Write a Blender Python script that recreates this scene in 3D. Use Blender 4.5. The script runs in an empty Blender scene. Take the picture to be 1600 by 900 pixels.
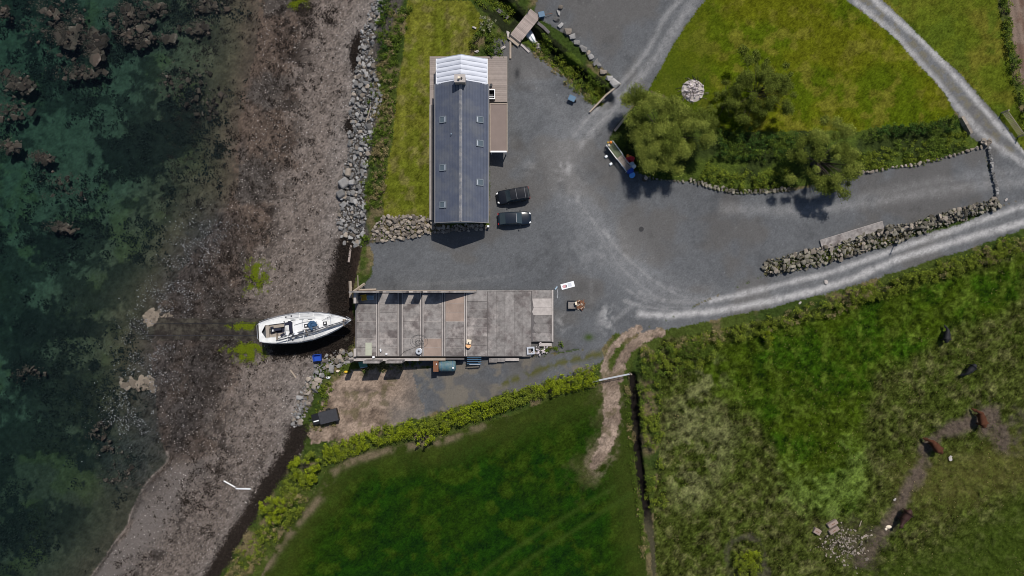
import bpy, bmesh, math, random
import numpy as np
from mathutils import Vector, Matrix, Euler

random.seed(7)
RNG = np.random.default_rng(11)
SC = bpy.context.scene
COL = SC.collection
R = math.radians

# ------------------------------------------------------------------ camera, sky, sun, exposure
H = 93.0                      # drone height above the yard (yard is z = 0)
F = 1067.0                    # focal length in photo pixels (1600 wide)
cd = bpy.data.cameras.new('camera'); cam = bpy.data.objects.new('camera', cd); COL.objects.link(cam)
cam.location = (0, 0, H); cam.rotation_euler = (0, 0, 0)
cd.sensor_width = 36.0; cd.lens = 36.0 * F / 1600.0; cd.clip_end = 5000
SC.camera = cam

SUN_AZ = R(23.0); SUN_EL = R(58.5)
world = bpy.data.worlds.new('World'); SC.world = world; world.use_nodes = True
wn = world.node_tree.nodes; wl = world.node_tree.links
sky = wn.new('ShaderNodeTexSky'); sky.sky_type = 'NISHITA'; sky.sun_disc = False
sky.sun_elevation = SUN_EL; sky.sun_rotation = SUN_AZ
wl.new(sky.outputs[0], wn['Background'].inputs[0]); wn['Background'].inputs[1].default_value = 0.08
sd = bpy.data.lights.new('sun', 'SUN'); sun = bpy.data.objects.new('sun', sd); COL.objects.link(sun)
sd.energy = 4.1; sd.angle = R(0.55); sd.color = (1.0, 0.955, 0.89)
sv = Vector((math.sin(SUN_AZ) * math.cos(SUN_EL), math.cos(SUN_AZ) * math.cos(SUN_EL), math.sin(SUN_EL)))
sun.rotation_euler = sv.to_track_quat('Z', 'Y').to_euler(); sun.location = sv * 150
vs = SC.view_settings
vs.view_transform = 'Standard'; vs.look = 'None'; vs.exposure = 0.0; vs.gamma = 1.0; vs.use_curve_mapping = False

SC.cycles.pixel_filter_type = 'BLACKMAN_HARRIS'; SC.cycles.filter_width = 1.0

# ------------------------------------------------------------------ noise and geometry helpers
def hash2(ix, iy, seed):
    h = (ix.astype(np.int64) * 374761393 + iy.astype(np.int64) * 668265263 + seed * 2147483647) & 0xffffffff
    h = ((h ^ (h >> 13)) * 1274126177) & 0xffffffff
    h = ((h ^ (h >> 16)) * 2246822519) & 0xffffffff
    return (h & 0xffffff) / float(0xffffff)
def vnoise(x, y, s, seed=0):
    x = np.asarray(x, dtype=np.float64) / s; y = np.asarray(y, dtype=np.float64) / s
    x0 = np.floor(x); y0 = np.floor(y); fx = x - x0; fy = y - y0
    fx = fx * fx * (3 - 2 * fx); fy = fy * fy * (3 - 2 * fy)
    a = hash2(x0, y0, seed); b = hash2(x0 + 1, y0, seed); c = hash2(x0, y0 + 1, seed); d = hash2(x0 + 1, y0 + 1, seed)
    return (a * (1 - fx) + b * fx) * (1 - fy) + (c * (1 - fx) + d * fx) * fy
def fbm(x, y, s, seed=0, o=4, g=0.55):
    t = 0; a = 1; n = 0
    for k in range(o):
        t = t + a * vnoise(x + 37 * k, y - 91 * k, s / 2 ** k, seed + 17 * k); n += a; a *= g
    return t / n
def sstep(a, b, x):
    t = np.clip((x - a) / (b - a), 0, 1); return t * t * (3 - 2 * t)
def pdist(x, y, pts):
    d = np.full(np.shape(x), 1e9)
    for (ax, ay), (bx, by) in zip(pts[:-1], pts[1:]):
        vx, vy = bx - ax, by - ay; L = vx * vx + vy * vy + 1e-9
        t = np.clip(((x - ax) * vx + (y - ay) * vy) / L, 0, 1)
        d = np.minimum(d, (x - ax - t * vx) ** 2 + (y - ay - t * vy) ** 2)
    return np.sqrt(d)
def inpoly(x, y, P):
    r = np.zeros(np.shape(x), bool)
    for (ax, ay), (bx, by) in zip(P, P[1:] + P[:1]):
        if ay == by: continue
        c = ((ay > y) != (by > y)) & (x < (bx - ax) * (y - ay) / (by - ay) + ax); r ^= c
    return r
def sdf(x, y, P):                                   # > 0 inside
    d = pdist(x, y, P + P[:1]); return np.where(inpoly(x, y, P), d, -d)

# ------------------------------------------------------------------ outlines of the place (photo pixels on the ground)
Ty = [-3000, -200, 0, 60, 110, 200, 270, 310, 350, 380, 450, 480, 520, 560, 600, 660, 700, 750, 800, 850, 900, 1100, 4000]
Tx = [620, 610, 588, 562, 552, 546, 533, 528, 530, 538, 522, 520, 530, 498, 478, 462, 470, 430, 395, 365, 335, 250, -900]
Wy = [-3000, -200, 0, 100, 200, 300, 350, 420, 460, 500, 560, 600, 640, 680, 715, 760, 810, 850, 900, 1100, 4000]
Wx = [420, 410, 402, 398, 385, 362, 335, 290, 262, 250, 235, 238, 240, 250, 258, 230, 205, 175, 138, 10, -1600]
WL = -3.5
LAND = [(900,300,0),(850,200,0),(950,400,0),(900,60,.1),(1000,60,.2),(1100,400,.1),(1300,330,.3),(1500,280,.5),(1250,450,.2),(1500,370,.5),
 (820,420,0),(720,430,-.25),(600,425,-.5),(700,395,-.7),(620,395,-.7),(720,200,.1),(720,100,.1),(650,200,.1),(640,50,.2),(625,310,0),(780,120,.1),
 (780,300,0),(790,350,-.1),(1250,80,.6),(1150,50,.4),(1400,150,.6),(1500,80,.8),(1590,150,.8),(1150,250,.6),(1300,250,.6),(1050,200,.3),
 (940,540,-.1),(870,562,-.35),(800,590,-.9),(720,605,-1.6),(640,610,-2.2),(570,620,-2.6),(520,660,-2.2),(560,580,-2.8),(500,690,-2.0),
 (650,565,-2.5),(610,580,-2.7),(580,565,-2.9),(700,500,-1.0),(600,500,-1.2),(830,500,-.3),
 (950,680,-.3),(850,700,-.6),(700,750,-1),(600,800,-1.2),(480,850,-1.3),(800,850,-.8),(1000,850,-.2),(640,660,-1.7),(430,800,-1.3),
 (1100,600,.3),(1300,600,.5),(1500,600,.6),(1200,800,.3),(1500,800,.5),(1800,400,1),(1800,900,1),(1300,1200,.5),(700,1200,-1),(1200,-300,.8),(700,-300,.3),(1900,-200,1.4)]
TERR = [(598,342),(612,215),(620,130),(640,-60),(700,-200),(760,-200),(762,40),(760,345)]
DITCH1 = [(700,-70),(760,-12),(800,30),(850,78),(900,120),(945,158)]
DITCH2 = [(988,588),(992,640),(995,700),(1003,760),(1010,800),(1018,850),(1022,900),(1030,1000)]
def height(x, y):
    x = np.asarray(x, float); y = np.asarray(y, float)
    num = 0; den = 0
    for (a, b, z) in LAND:
        w = 1.0 / ((x - a) ** 2 + (y - b) ** 2 + 900.0) ** 1.7
        num = num + w * z; den = den + w
    land = num / den
    land = land + 0.36 * sstep(-34, 2, sdf(x, y, TERR))
    d1 = pdist(x, y, DITCH1); land = land - 1.5 * np.exp(-(d1 / 13.0) ** 4)
    d2 = pdist(x, y, DITCH2); land = land - 1.0 * np.exp(-(d2 / 6.5) ** 4) * sstep(860, 740, y)
    T = np.interp(y, Ty, Tx); W = np.interp(y, Wy, Wx)
    W = W + 9 * (vnoise(x, y, 26, 5) - .5) + 22 * (vnoise(x, y, 70, 6) - .5)
    up = np.clip((x - W) / np.maximum(T - W, 20), 0, 1)
    beach = np.where(x > W, WL + 1.35 * up, WL - 0.006 * np.minimum(W - x, 40) - 2.3 * (1 - np.exp(-np.maximum(W - x - 20, 0) / 230.0)))
    bw = np.where(y < 385, 48, np.where(y < 560, 30, 42))
    t = sstep(0, 1, (x - T) / bw)
    return beach * (1 - t) + land * t
def gz(ix, iy): return float(height(np.array([ix]), np.array([iy]))[0])
def P3(ix, iy, z): return Vector(((ix - 800) * (H - z) / F, (450 - iy) * (H - z) / F, z))
def G(ix, iy, dz=0.0):
    z = gz(ix, iy); return P3(ix, iy, z) + Vector((0, 0, dz))

# ------------------------------------------------------------------ materials
def mat(name, base=(.5, .5, .5), rough=.8, var=0.0, scale=3.0, bump=0.0, bscale=20.0, metal=0.0, island=0.0, attr=None,
        col2=None, c2scale=1.5, c2lo=.45, c2hi=.6, spec=0.3, trans=0.0, col3=None, c3scale=.5, c3lo=.55, c3hi=.68):
    m = bpy.data.materials.new(name); m.use_nodes = True
    n = m.node_tree.nodes; l = m.node_tree.links; b = n['Principled BSDF']
    b.inputs['Roughness'].default_value = rough; b.inputs['Metallic'].default_value = metal
    b.inputs['Specular IOR Level'].default_value = spec
    geo = n.new('ShaderNodeNewGeometry')
    tc = n.new('ShaderNodeTexCoord')
    pos = geo.outputs['Position'] if attr else tc.outputs['Object']
    if attr:
        a = n.new('ShaderNodeAttribute'); a.attribute_name = attr; c = a.outputs['Color']
    else:
        rgb = n.new('ShaderNodeRGB'); rgb.outputs[0].default_value = (*base, 1); c = rgb.outputs[0]
    def nz(s, det=5):
        t = n.new('ShaderNodeTexNoise'); t.inputs['Scale'].default_value = s; t.inputs['Detail'].default_value = det
        t.inputs['Roughness'].default_value = .62; l.new(pos, t.inputs['Vector']); return t.outputs['Fac']
    for col2, c2scale, c2lo, c2hi in [q for q in ((col2, c2scale, c2lo, c2hi), (col3, c3scale, c3lo, c3hi)) if q[0]]:
        mr = n.new('ShaderNodeMapRange'); mr.inputs[1].default_value = c2lo; mr.inputs[2].default_value = c2hi
        l.new(nz(c2scale), mr.inputs[0])
        mx = n.new('ShaderNodeMix'); mx.data_type = 'RGBA'; l.new(mr.outputs[0], mx.inputs['Factor'])
        l.new(c, mx.inputs['A']); mx.inputs['B'].default_value = (*col2, 1); c = mx.outputs['Result']
    def mul(c, fac, lo, hi):
        mr = n.new('ShaderNodeMapRange'); mr.inputs[1].default_value = 0; mr.inputs[2].default_value = 1
        mr.inputs[3].default_value = lo; mr.inputs[4].default_value = hi; l.new(fac, mr.inputs[0])
        v = n.new('ShaderNodeVectorMath'); v.operation = 'SCALE'; l.new(c, v.inputs[0]); l.new(mr.outputs[0], v.inputs['Scale'])
        return v.outputs[0]
    if var: c = mul(c, nz(scale), 1 - 2 * var, 1 + 2 * var)
    if island:
        oi = n.new('ShaderNodeObjectInfo'); ad = n.new('ShaderNodeMath'); ad.operation = 'ADD'
        l.new(geo.outputs['Random Per Island'], ad.inputs[0]); l.new(oi.outputs['Random'], ad.inputs[1])
        fr = n.new('ShaderNodeMath'); fr.operation = 'FRACT'; l.new(ad.outputs[0], fr.inputs[0])
        c = mul(c, fr.outputs[0], 1 - island, 1 + island)
    l.new(c, b.inputs['Base Color'])
    if bump:
        bp = n.new('ShaderNodeBump'); bp.inputs['Strength'].default_value = 1.0; bp.inputs['Distance'].default_value = bump
        l.new(nz(bscale, 6), bp.inputs['Height']); l.new(bp.outputs[0], b.inputs['Normal'])
    if trans:
        out = n['Material Output']; tr = n.new('ShaderNodeBsdfTranslucent'); l.new(c, tr.inputs[0])
        ms = n.new('ShaderNodeMixShader'); ms.inputs[0].default_value = trans
        l.new(b.outputs[0], ms.inputs[1]); l.new(tr.outputs[0], ms.inputs[2]); l.new(ms.outputs[0], out.inputs['Surface'])
    return m
M = {}
M['seabed'] = mat('seabed', attr='col', var=.22, scale=1.3, bump=.05, bscale=3, rough=.9, spec=.02)
M['beach'] = mat('beach', attr='col', var=.34, scale=12, bump=.03, bscale=9, rough=.85, spec=.02)
M['gravel'] = mat('gravel', attr='col', var=.20, scale=6, bump=.03, bscale=14, rough=.9, spec=.02)
M['grass'] = mat('grass', attr='col', var=.30, scale=3.4, bump=.10, bscale=5, rough=.95, spec=0.0)
M['rough_grass'] = mat('rough_grass', attr='col', var=.42, scale=2.6, bump=.22, bscale=3.2, rough=.95, spec=0.0)
M['soil'] = mat('soil', attr='col', var=.26, scale=4, bump=.06, bscale=6, rough=.95, spec=.02)
M['stone'] = mat('stone', (.215, .208, .202), .88, var=.22, scale=2.5, bump=.03, bscale=6, island=.55, spec=.1)
M['stone_warm'] = mat('stone_warm', (.225, .192, .16), .88, var=.22, scale=2.5, bump=.03, bscale=6, island=.5, spec=.1)
M['stone_bank'] = mat('stone_bank', (.175, .158, .13), .9, var=.25, scale=2.5, bump=.03, bscale=6, island=.6, col2=(.08, .078, .045), c2scale=1.0, spec=.05)
M['pebble'] = mat('pebble', (.30, .27, .25), .8, island=.75)
M['shell'] = mat('shell', (.20, .20, .205), .6, island=.8)  # pale colour of the flecks that stand in for wave glints
M['sea_rock'] = mat('sea_rock', (.048, .038, .031), .85, var=.25, scale=1.5, bump=.06, bscale=4, island=.6, col2=(.12, .102, .088), c2scale=.8, c2lo=.52, c2hi=.7, spec=.1)
M['weed'] = mat('weed', (.020, .015, .012), .75, island=.5, spec=.1)
M['weed_sea'] = mat('weed_sea', (.015, .019, .017), .9, island=.5, spec=0)
M['reef_weed'] = mat('reef_weed', (.058, .046, .037), .85, island=.7, spec=.1)
M['algae'] = mat('algae', (.105, .135, .008), .8, island=.35, spec=.05)
def leaf(name, c, isl=.5, tr=.22): M[name] = mat(name, c, .8, island=isl, var=.30, scale=.9, trans=tr, spec=.03)
leaf('leaf_willow', (.19, .22, .042)); leaf('leaf_olive', (.105, .13, .022)); leaf('leaf_dark', (.040, .078, .016))
leaf('leaf_hedge', (.145, .18, .022)); leaf('leaf_bright', (.19, .235, .014)); leaf('leaf_dry', (.22, .18, .085))
leaf('leaf_bank', (.085, .125, .018)); leaf('leaf_pale', (.24, .24, .15)); leaf('grass_blade', (.062, .085, .010), .5, .2)
M['bark'] = mat('bark', (.06, .048, .036), .9, var=.2, bump=.02)
M['twig'] = mat('twig', (.16, .135, .105), .9, var=.2)
M['roof'] = mat('roof_metal', (.080, .092, .128), .6, var=.14, scale=.8, metal=0.0, bump=.004, spec=.25, col2=(.098, .106, .128), c2scale=.4)
M['ridge'] = mat('ridge_cap', (.16, .165, .185), .5, var=.25, scale=2, col2=(.26, .25, .25), c2scale=1.1)
M['wall'] = mat('render_wall', (.55, .53, .5), .85, var=.06)
M['trim'] = mat('trim', (.22, .21, .21), .6)
M['white'] = mat('white_paint', (.78, .78, .78), .5, var=.05, scale=2)
M['sheet'] = mat('canopy_sheet', (.66, .68, .75), .4, var=.05, scale=1.2, trans=.12)
M['deck'] = mat('deck_boards', (.27, .225, .20), .8, var=.10, scale=2.2, island=.10)
M['porch'] = mat('porch_felt', (.20, .155, .135), .85, var=.08, scale=.8, bump=.004)
M['glass'] = mat('glass', (.035, .05, .06), .12, spec=.6)
M['skyglass'] = mat('skylight_glass', (.09, .115, .135), .15, spec=.6)
M['skyframe'] = mat('skylight_frame', (.17, .195, .22), .5)
M['black'] = mat('black', (.012, .012, .014), .4)
M['carpaint'] = mat('car_paint', (.007, .008, .011), .22, spec=.5)
M['carpaint2'] = mat('car_paint_blue', (.008, .013, .022), .22, spec=.5)
M['rubber'] = mat('rubber', (.02, .02, .02), .9)
M['alloy'] = mat('alloy', (.35, .35, .36), .35, metal=.8)
M['lamp'] = mat('lamp_lens', (.75, .75, .75), .15, spec=.7)
M['redlens'] = mat('red_lens', (.25, .01, .01), .2)
M['concrete'] = mat('concrete', (.225, .207, .196), .9, var=.34, scale=1.8, bump=.01, bscale=8, island=.16, col2=(.125, .107, .102), c2scale=.6, c2lo=.45, c2hi=.62, col3=(.33, .295, .275), c3scale=.5, c3lo=.54, c3hi=.70)
M['concrete_red'] = mat('concrete_red', (.27, .205, .17), .9, var=.2, scale=.9, bump=.01, bscale=8, island=.08)
M['concrete_pale'] = mat('concrete_pale', (.40, .36, .335), .9, var=.22, scale=1.5, bump=.01, bscale=8)
M['concrete_dark'] = mat('concrete_dark', (.11, .10, .098), .9, var=.2, scale=1.0, bump=.01)
M['slip'] = mat('slipway', (.028, .024, .021), .8, var=.4, scale=1.6, bump=.04, bscale=5, spec=.05, col2=(.05, .045, .035), c2scale=.8)
M['tan_rock'] = mat('tan_rock', (.17, .14, .11), .85, var=.25, scale=1.2, bump=.03, island=.35, spec=.1)
M['timber'] = mat('weathered_timber', (.33, .27, .215), .85, var=.15, scale=3)
M['plank'] = mat('bridge_plank', (.33, .27, .24), .85, var=.12, scale=3, island=.2)
M['gelcoat'] = mat('gelcoat', (.66, .66, .66), .35, var=.12, scale=1.6, col2=(.48, .47, .45), c2scale=1.1, c2lo=.52, c2hi=.7)
M['nonskid'] = mat('nonskid', (.46, .46, .46), .8, var=.12, scale=3)
M['deckpaint'] = mat('boat_deck', (.62, .62, .61), .5, var=.14, scale=2.0)
M['antifoul'] = mat('antifoul', (.02, .025, .035), .6)
M['stripe'] = mat('boot_stripe', (.35, .03, .03), .5)
M['canvas'] = mat('canvas_navy', (.012, .014, .03), .8)
M['bluecloth'] = mat('blue_cloth', (.03, .075, .15), .8, var=.3, scale=3)
M['teak'] = mat('teak', (.28, .24, .20), .7, var=.15, scale=4)
M['spar'] = mat('spar_grey', (.16, .16, .17), .4, metal=.3)
M['steel'] = mat('galvanised', (.50, .52, .56), .45, metal=.4)
M['darksteel'] = mat('dark_steel', (.035, .035, .04), .6, var=.2)
M['rust'] = mat('rust', (.30, .085, .03), .85, var=.3, scale=3)
M['rustdark'] = mat('rust_dark', (.17, .075, .04), .85, var=.3, scale=3)
M['teal'] = mat('tank_teal', (.07, .14, .16), .6, var=.22, scale=2.5, col2=(.13, .17, .17), c2scale=2)
M['blue'] = mat('blue_plastic', (.012, .06, .36), .5)
M['lightblue'] = mat('light_blue_plastic', (.10, .33, .75), .4)
M['bluegrey'] = mat('blue_grey', (.05, .12, .20), .5)
M['paleblue'] = mat('pale_blue', (.35, .46, .55), .5)
M['red'] = mat('red_plastic', (.45, .02, .03), .5)
M['peach'] = mat('peach_plastic', (.70, .40, .20), .6, var=.1)
M['orange'] = mat('orange_plastic', (.75, .22, .03), .5)
M['yellow'] = mat('yellow_plastic', (.65, .43, .03), .5)
M['cream'] = mat('cream_plastic', (.70, .60, .46), .5)
M['palegreen'] = mat('pale_green_board', (.38, .39, .31), .7, var=.08)
M['teagreen'] = mat('green_sheet', (.05, .16, .12), .5, var=.2)
M['turf'] = mat('artificial_turf', (.105, .12, .07), .9, var=.1)
M['whiteplastic'] = mat('white_plastic', (.75, .76, .78), .5)
M['greyplastic'] = mat('grey_plastic', (.2, .2, .22), .5)
M['brown_hide'] = mat('brown_hide', (.070, .028, .015), .8, var=.2, scale=2, spec=.1)
M['dark_hide'] = mat('dark_hide', (.035, .014, .010), .7, var=.2, scale=2)
M['black_hide'] = mat('black_hide', (.010, .010, .012), .7)
M['ash'] = mat('ash_stone', (.52, .46, .46), .8, island=.55)
M['char'] = mat('charcoal', (.02, .02, .02), .9)

# ------------------------------------------------------------------ object helpers
def link(o, parent=None):
    COL.objects.link(o)
    if parent is not None: o.parent = parent
    return o
def mesh_np(name, v, f, m, attrs=None, smooth=False):
    me = bpy.data.meshes.new(name); v = np.asarray(v, np.float32); f = np.asarray(f, np.int32); k = f.shape[1]
    me.vertices.add(len(v)); me.vertices.foreach_set('co', v.ravel())
    me.loops.add(f.size); me.loops.foreach_set('vertex_index', f.ravel())
    me.polygons.add(len(f)); me.polygons.foreach_set('loop_start', np.arange(0, f.size, k, dtype=np.int32))
    me.polygons.foreach_set('loop_total', np.full(len(f), k, np.int32))
    if smooth: me.polygons.foreach_set('use_smooth', np.ones(len(f), bool))
    me.update(calc_edges=True)
    if attrs is not None:
        a = me.color_attributes.new('col', 'FLOAT_COLOR', 'POINT')
        c = np.ones((len(v), 4), np.float32); c[:, :3] = attrs; a.data.foreach_set('color', c.ravel())
    me.materials.append(m); return me
def obj(name, me, parent=None, loc=None, rot=None, scale=None):
    o = bpy.data.objects.new(name, me); link(o, parent)
    if loc is not None: o.location = loc
    if rot is not None: o.rotation_euler = rot
    if scale is not None: o.scale = scale
    return o
def tag(o, label, cat, group=None):
    o['label'] = label; o['category'] = cat
    if group: o['group'] = group
    return o
def struct(o): o['kind'] = 'structure'; return o
def stuff(o, label=None, cat=None):
    o['kind'] = 'stuff'
    if label: o['label'] = label; o['category'] = cat
    return o
def thing(name, label, cat, loc=(0, 0, 0), rz=0.0, group=None):
    o = bpy.data.objects.new(name, None); link(o); o.location = loc; o.rotation_euler = (0, 0, rz); o.empty_display_size = .3
    return tag(o, label, cat, group)
class B:                                              # collects shapes, builds ONE mesh
    def __init__(s): s.v = []; s.f = []
    def add(s, v, f):
        n = len(s.v); s.v += [tuple(p) for p in v]; s.f += [tuple(i + n for i in q) for q in f]; return s
    def box(s, c, d, rz=0.0, ry=0.0, rx=0.0, taper=1.0):
        m = Euler((rx, ry, rz)).to_matrix(); c = Vector(c); v = []
        for z in (-1, 1):
            k = taper if z > 0 else 1.0
            for x, y in ((-1, -1), (1, -1), (1, 1), (-1, 1)):
                v.append(c + m @ Vector((x * d[0] / 2 * k, y * d[1] / 2 * k, z * d[2] / 2)))
        return s.add(v, [(3, 2, 1, 0), (4, 5, 6, 7), (0, 1, 5, 4), (1, 2, 6, 5), (2, 3, 7, 6), (3, 0, 4, 7)])
    def tube(s, pts, r, n=8, caps=True):
        pts = [Vector(p) for p in pts]; rs = r if isinstance(r, (list, tuple)) else [r] * len(pts); v = []; f = []
        for i, p in enumerate(pts):
            d = (pts[min(i + 1, len(pts) - 1)] - pts[max(i - 1, 0)]).normalized()
            a = Vector((0, 0, 1)) if abs(d.z) < .9 else Vector((1, 0, 0))
            u = d.cross(a).normalized(); w = d.cross(u)
            for k in range(n):
                t = 2 * math.pi * k / n; v.append(p + (u * math.cos(t) + w * math.sin(t)) * rs[i])
        for i in range(len(pts) - 1):
            for k in range(n): f.append((i * n + k, i * n + (k + 1) % n, (i + 1) * n + (k + 1) % n, (i + 1) * n + k))
        if caps: f.append(tuple(range(n - 1, -1, -1))); f.append(tuple((len(pts) - 1) * n + k for k in range(n)))
        return s.add(v, f)
    def loft(s, rings, close=True, caps=True):
        n = len(rings[0]); v = [p for r in rings for p in r]; f = []
        for i in range(len(rings) - 1):
            for k in range(n if close else n - 1):
                f.append((i * n + k, i * n + (k + 1) % n, (i + 1) * n + (k + 1) % n, (i + 1) * n + k))
        if caps and close: f.append(tuple(range(n - 1, -1, -1))); f.append(tuple((len(rings) - 1) * n + k for k in range(n)))
        return s.add(v, f)
    def prism(s, poly, z0, z1):
        n = len(poly); v = [(x, y, z0) for x, y in poly] + [(x, y, z1) for x, y in poly]
        a = sum(poly[i][0] * poly[(i + 1) % n][1] - poly[(i + 1) % n][0] * poly[i][1] for i in range(n))
        idx = list(range(n)) if a > 0 else list(range(n - 1, -1, -1)); f = [tuple(reversed(idx)), tuple(i + n for i in idx)]
        for i in range(n):
            p, q = idx[i], idx[(i + 1) % n]; f.append((p, q, q + n, p + n))
        return s.add(v, f)
    def lathe(s, prof, n=16, c=(0, 0, 0)):
        rings = [[(c[0] + r * math.cos(2 * math.pi * k / n), c[1] + r * math.sin(2 * math.pi * k / n), c[2] + z) for k in range(n)] for r, z in prof]
        return s.loft(rings)
    def mesh(s, name, m, smooth=False, bevel=0.0):
        me = bpy.data.meshes.new(name); me.from_pydata(s.v, [], s.f); me.materials.append(m)
        bm = bmesh.new(); bm.from_mesh(me)
        bmesh.ops.recalc_face_normals(bm, faces=bm.faces)
        if bevel: bmesh.ops.bevel(bm, geom=list(bm.edges), offset=bevel, segments=1, affect='EDGES')
        if smooth:
            for q in bm.faces: q.smooth = True
        bm.to_mesh(me); bm.free(); return me
    def o(s, name, m, parent=None, smooth=False, bevel=0.0, **k): return obj(name, s.mesh(name, m, smooth, bevel), parent, **k)

# rock shapes: convex hulls of a few points, shared by all stones
def hull_mesh(name, m, npts, seed, flat=.75, boxy=0.0):
    rr = random.Random(seed); bm = bmesh.new()
    for i in range(npts):
        while True:
            p = Vector((rr.uniform(-1, 1), rr.uniform(-1, 1), rr.uniform(-1, 1)))
            if .2 < p.length < 1: break
        p.normalize()
        if boxy: p = p.lerp(Vector([max(-.62, min(.62, q * 1.5)) for q in p]) * 1.35, boxy)
        p *= rr.uniform(.86, 1.05); p.z *= flat; bm.verts.new(p * .5)
    r = bmesh.ops.convex_hull(bm, input=bm.verts)
    for e in [g for g in r['geom_interior'] if isinstance(g, bmesh.types.BMVert)]: bm.verts.remove(e)
    me = bpy.data.meshes.new(name); bm.to_mesh(me); bm.free(); me.materials.append(m); return me
ROCK = {}
for key in ('tan_rock', 'stone', 'stone_warm', 'stone_bank', 'sea_rock', 'ash', 'concrete_pale'):
    ROCK[key] = [hull_mesh('stone', M[key], (18, 11, 14)[i % 3], 100 + i * 7, (.72, .6, .8)[i % 3], .6 if i % 2 else .1) for i in range(9)]
def mesh_tris(me):
    me.calc_loop_triangles(); v = np.array([tuple(x.co) for x in me.vertices]); t = np.array([tuple(q.vertices) for q in me.loop_triangles]); return v, t
ROCKNP = [mesh_tris(m) for m in ROCK['stone']]
def merged_rocks(name, pos, size, m, squash=None, seed=3):
    rg = np.random.default_rng(seed); V = []; T = []; n = 0; which = rg.integers(0, len(ROCKNP), len(pos))
    for k, (rv, rt) in enumerate(ROCKNP):
        idx = np.where(which == k)[0]
        if not len(idx): continue
        a = rg.uniform(0, 6.28, len(idx)); ca, sa = np.cos(a), np.sin(a)
        sx = size[idx] * rg.uniform(.8, 1.25, len(idx)); sy = size[idx] * rg.uniform(.7, 1.1, len(idx)); sz = size[idx] * (squash or .8)
        x = rv[None, :, 0] * sx[:, None]; y = rv[None, :, 1] * sy[:, None]; z = rv[None, :, 2] * sz[:, None]
        v = np.stack([x * ca[:, None] - y * sa[:, None], x * sa[:, None] + y * ca[:, None], z], -1) + pos[idx][:, None, :]
        t = rt[None] + (np.arange(len(idx)) * len(rv))[:, None, None] + n
        V.append(v.reshape(-1, 3)); T.append(t.reshape(-1, 3)); n += v.shape[0] * v.shape[1]
    return mesh_np(name, np.concatenate(V), np.concatenate(T), m)
def gpos(ix, iy, dz=0.0):
    z = height(ix, iy); return np.stack([(ix - 800) * (H - z) / F, (450 - iy) * (H - z) / F, z + dz], -1)
def scatter(P, step, jit=.35, seed=1):
    rg = np.random.default_rng(seed); xs = [p[0] for p in P]; ys = [p[1] for p in P]; out = []
    gx = np.arange(min(xs), max(xs), step); gy = np.arange(min(ys), max(ys), step * .87)
    X, Y = np.meshgrid(gx, gy); X = X + (np.arange(len(gy)) % 2)[:, None] * step / 2
    X = X + rg.uniform(-jit, jit, X.shape) * step; Y = Y + rg.uniform(-jit, jit, Y.shape) * step
    k = inpoly(X, Y, P); return X[k], Y[k]
def rock_parts(parent, X, Y, size, lib, seed=1, name='stone', sink=.25, limit=300, stuffmat='stone', ztop=None):
    rg = random.Random(seed); order = sorted(range(len(X)), key=lambda i: -size[i]); base = parent.location
    pos = gpos(np.asarray(X, float), np.asarray(Y, float))
    for i in order[:limit]:
        s = size[i]; o = obj(name, rg.choice(lib), parent)
        z = pos[i][2] + s * sink + (ztop[i] if ztop is not None else 0)
        o.location = (pos[i][0] - base[0], pos[i][1] - base[1], z - base[2])
        o.rotation_euler = (rg.uniform(-.3, .3), rg.uniform(-.3, .3), rg.uniform(0, 6.28))
        o.scale = (s * rg.uniform(.95, 1.35), s * rg.uniform(.75, 1.05), s * rg.uniform(.75, 1.0))
    rest = order[limit:]
    if rest:
        p = pos[rest] - np.array(base); sz = np.array([size[i] for i in rest]); p[:, 2] += sz * sink
        stuff(obj('small_stones', merged_rocks('small_stones', p, sz, M[stuffmat]), parent))
# leaf clouds
def leaves(c, n, size, rg, aspect=.55):
    """c (N,3) centres, n (N,3) normals, size (N,) -> verts, quads"""
    N = len(c); n = n / (np.linalg.norm(n, axis=1, keepdims=True) + 1e-9)
    a = rg.normal(size=(N, 3)); u = a - (a * n).sum(1, keepdims=True) * n; u /= np.linalg.norm(u, axis=1, keepdims=True) + 1e-9
    w = np.cross(n, u); s = size[:, None]
    v = np.stack([c - u * s, c - w * s * aspect + n * s * .12, c + u * s, c + w * s * aspect + n * s * .12], 1).reshape(-1, 3)
    return v, np.arange(N * 4).reshape(N, 4)
def clump_leaves(centres, radii, per, lsize, rg, up=.35, flat=.75, fuzz=.32):
    C = []; Nn = []; S = []
    for (c, r) in zip(centres, radii):
        k = max(6, int(per * r * r)); d = rg.normal(size=(k, 3)); d /= np.linalg.norm(d, axis=1, keepdims=True)
        d[:, 2] = np.where(d[:, 2] < -.25, -d[:, 2], d[:, 2])
        rad = r * (rg.uniform(.1, 1, k) ** .5) * (1 + fuzz * rg.normal(size=k))
        p = np.asarray(c)[None] + d * rad[:, None] * np.array([1, 1, flat]); C.append(p)
        Nn.append(.85 * d + np.array([0, 0, up + .22]) + .62 * rg.normal(size=(k, 3))); S.append(lsize * rg.uniform(.6, 1.4, k))
    return leaves(np.concatenate(C), np.concatenate(Nn), np.concatenate(S), rg)

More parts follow.
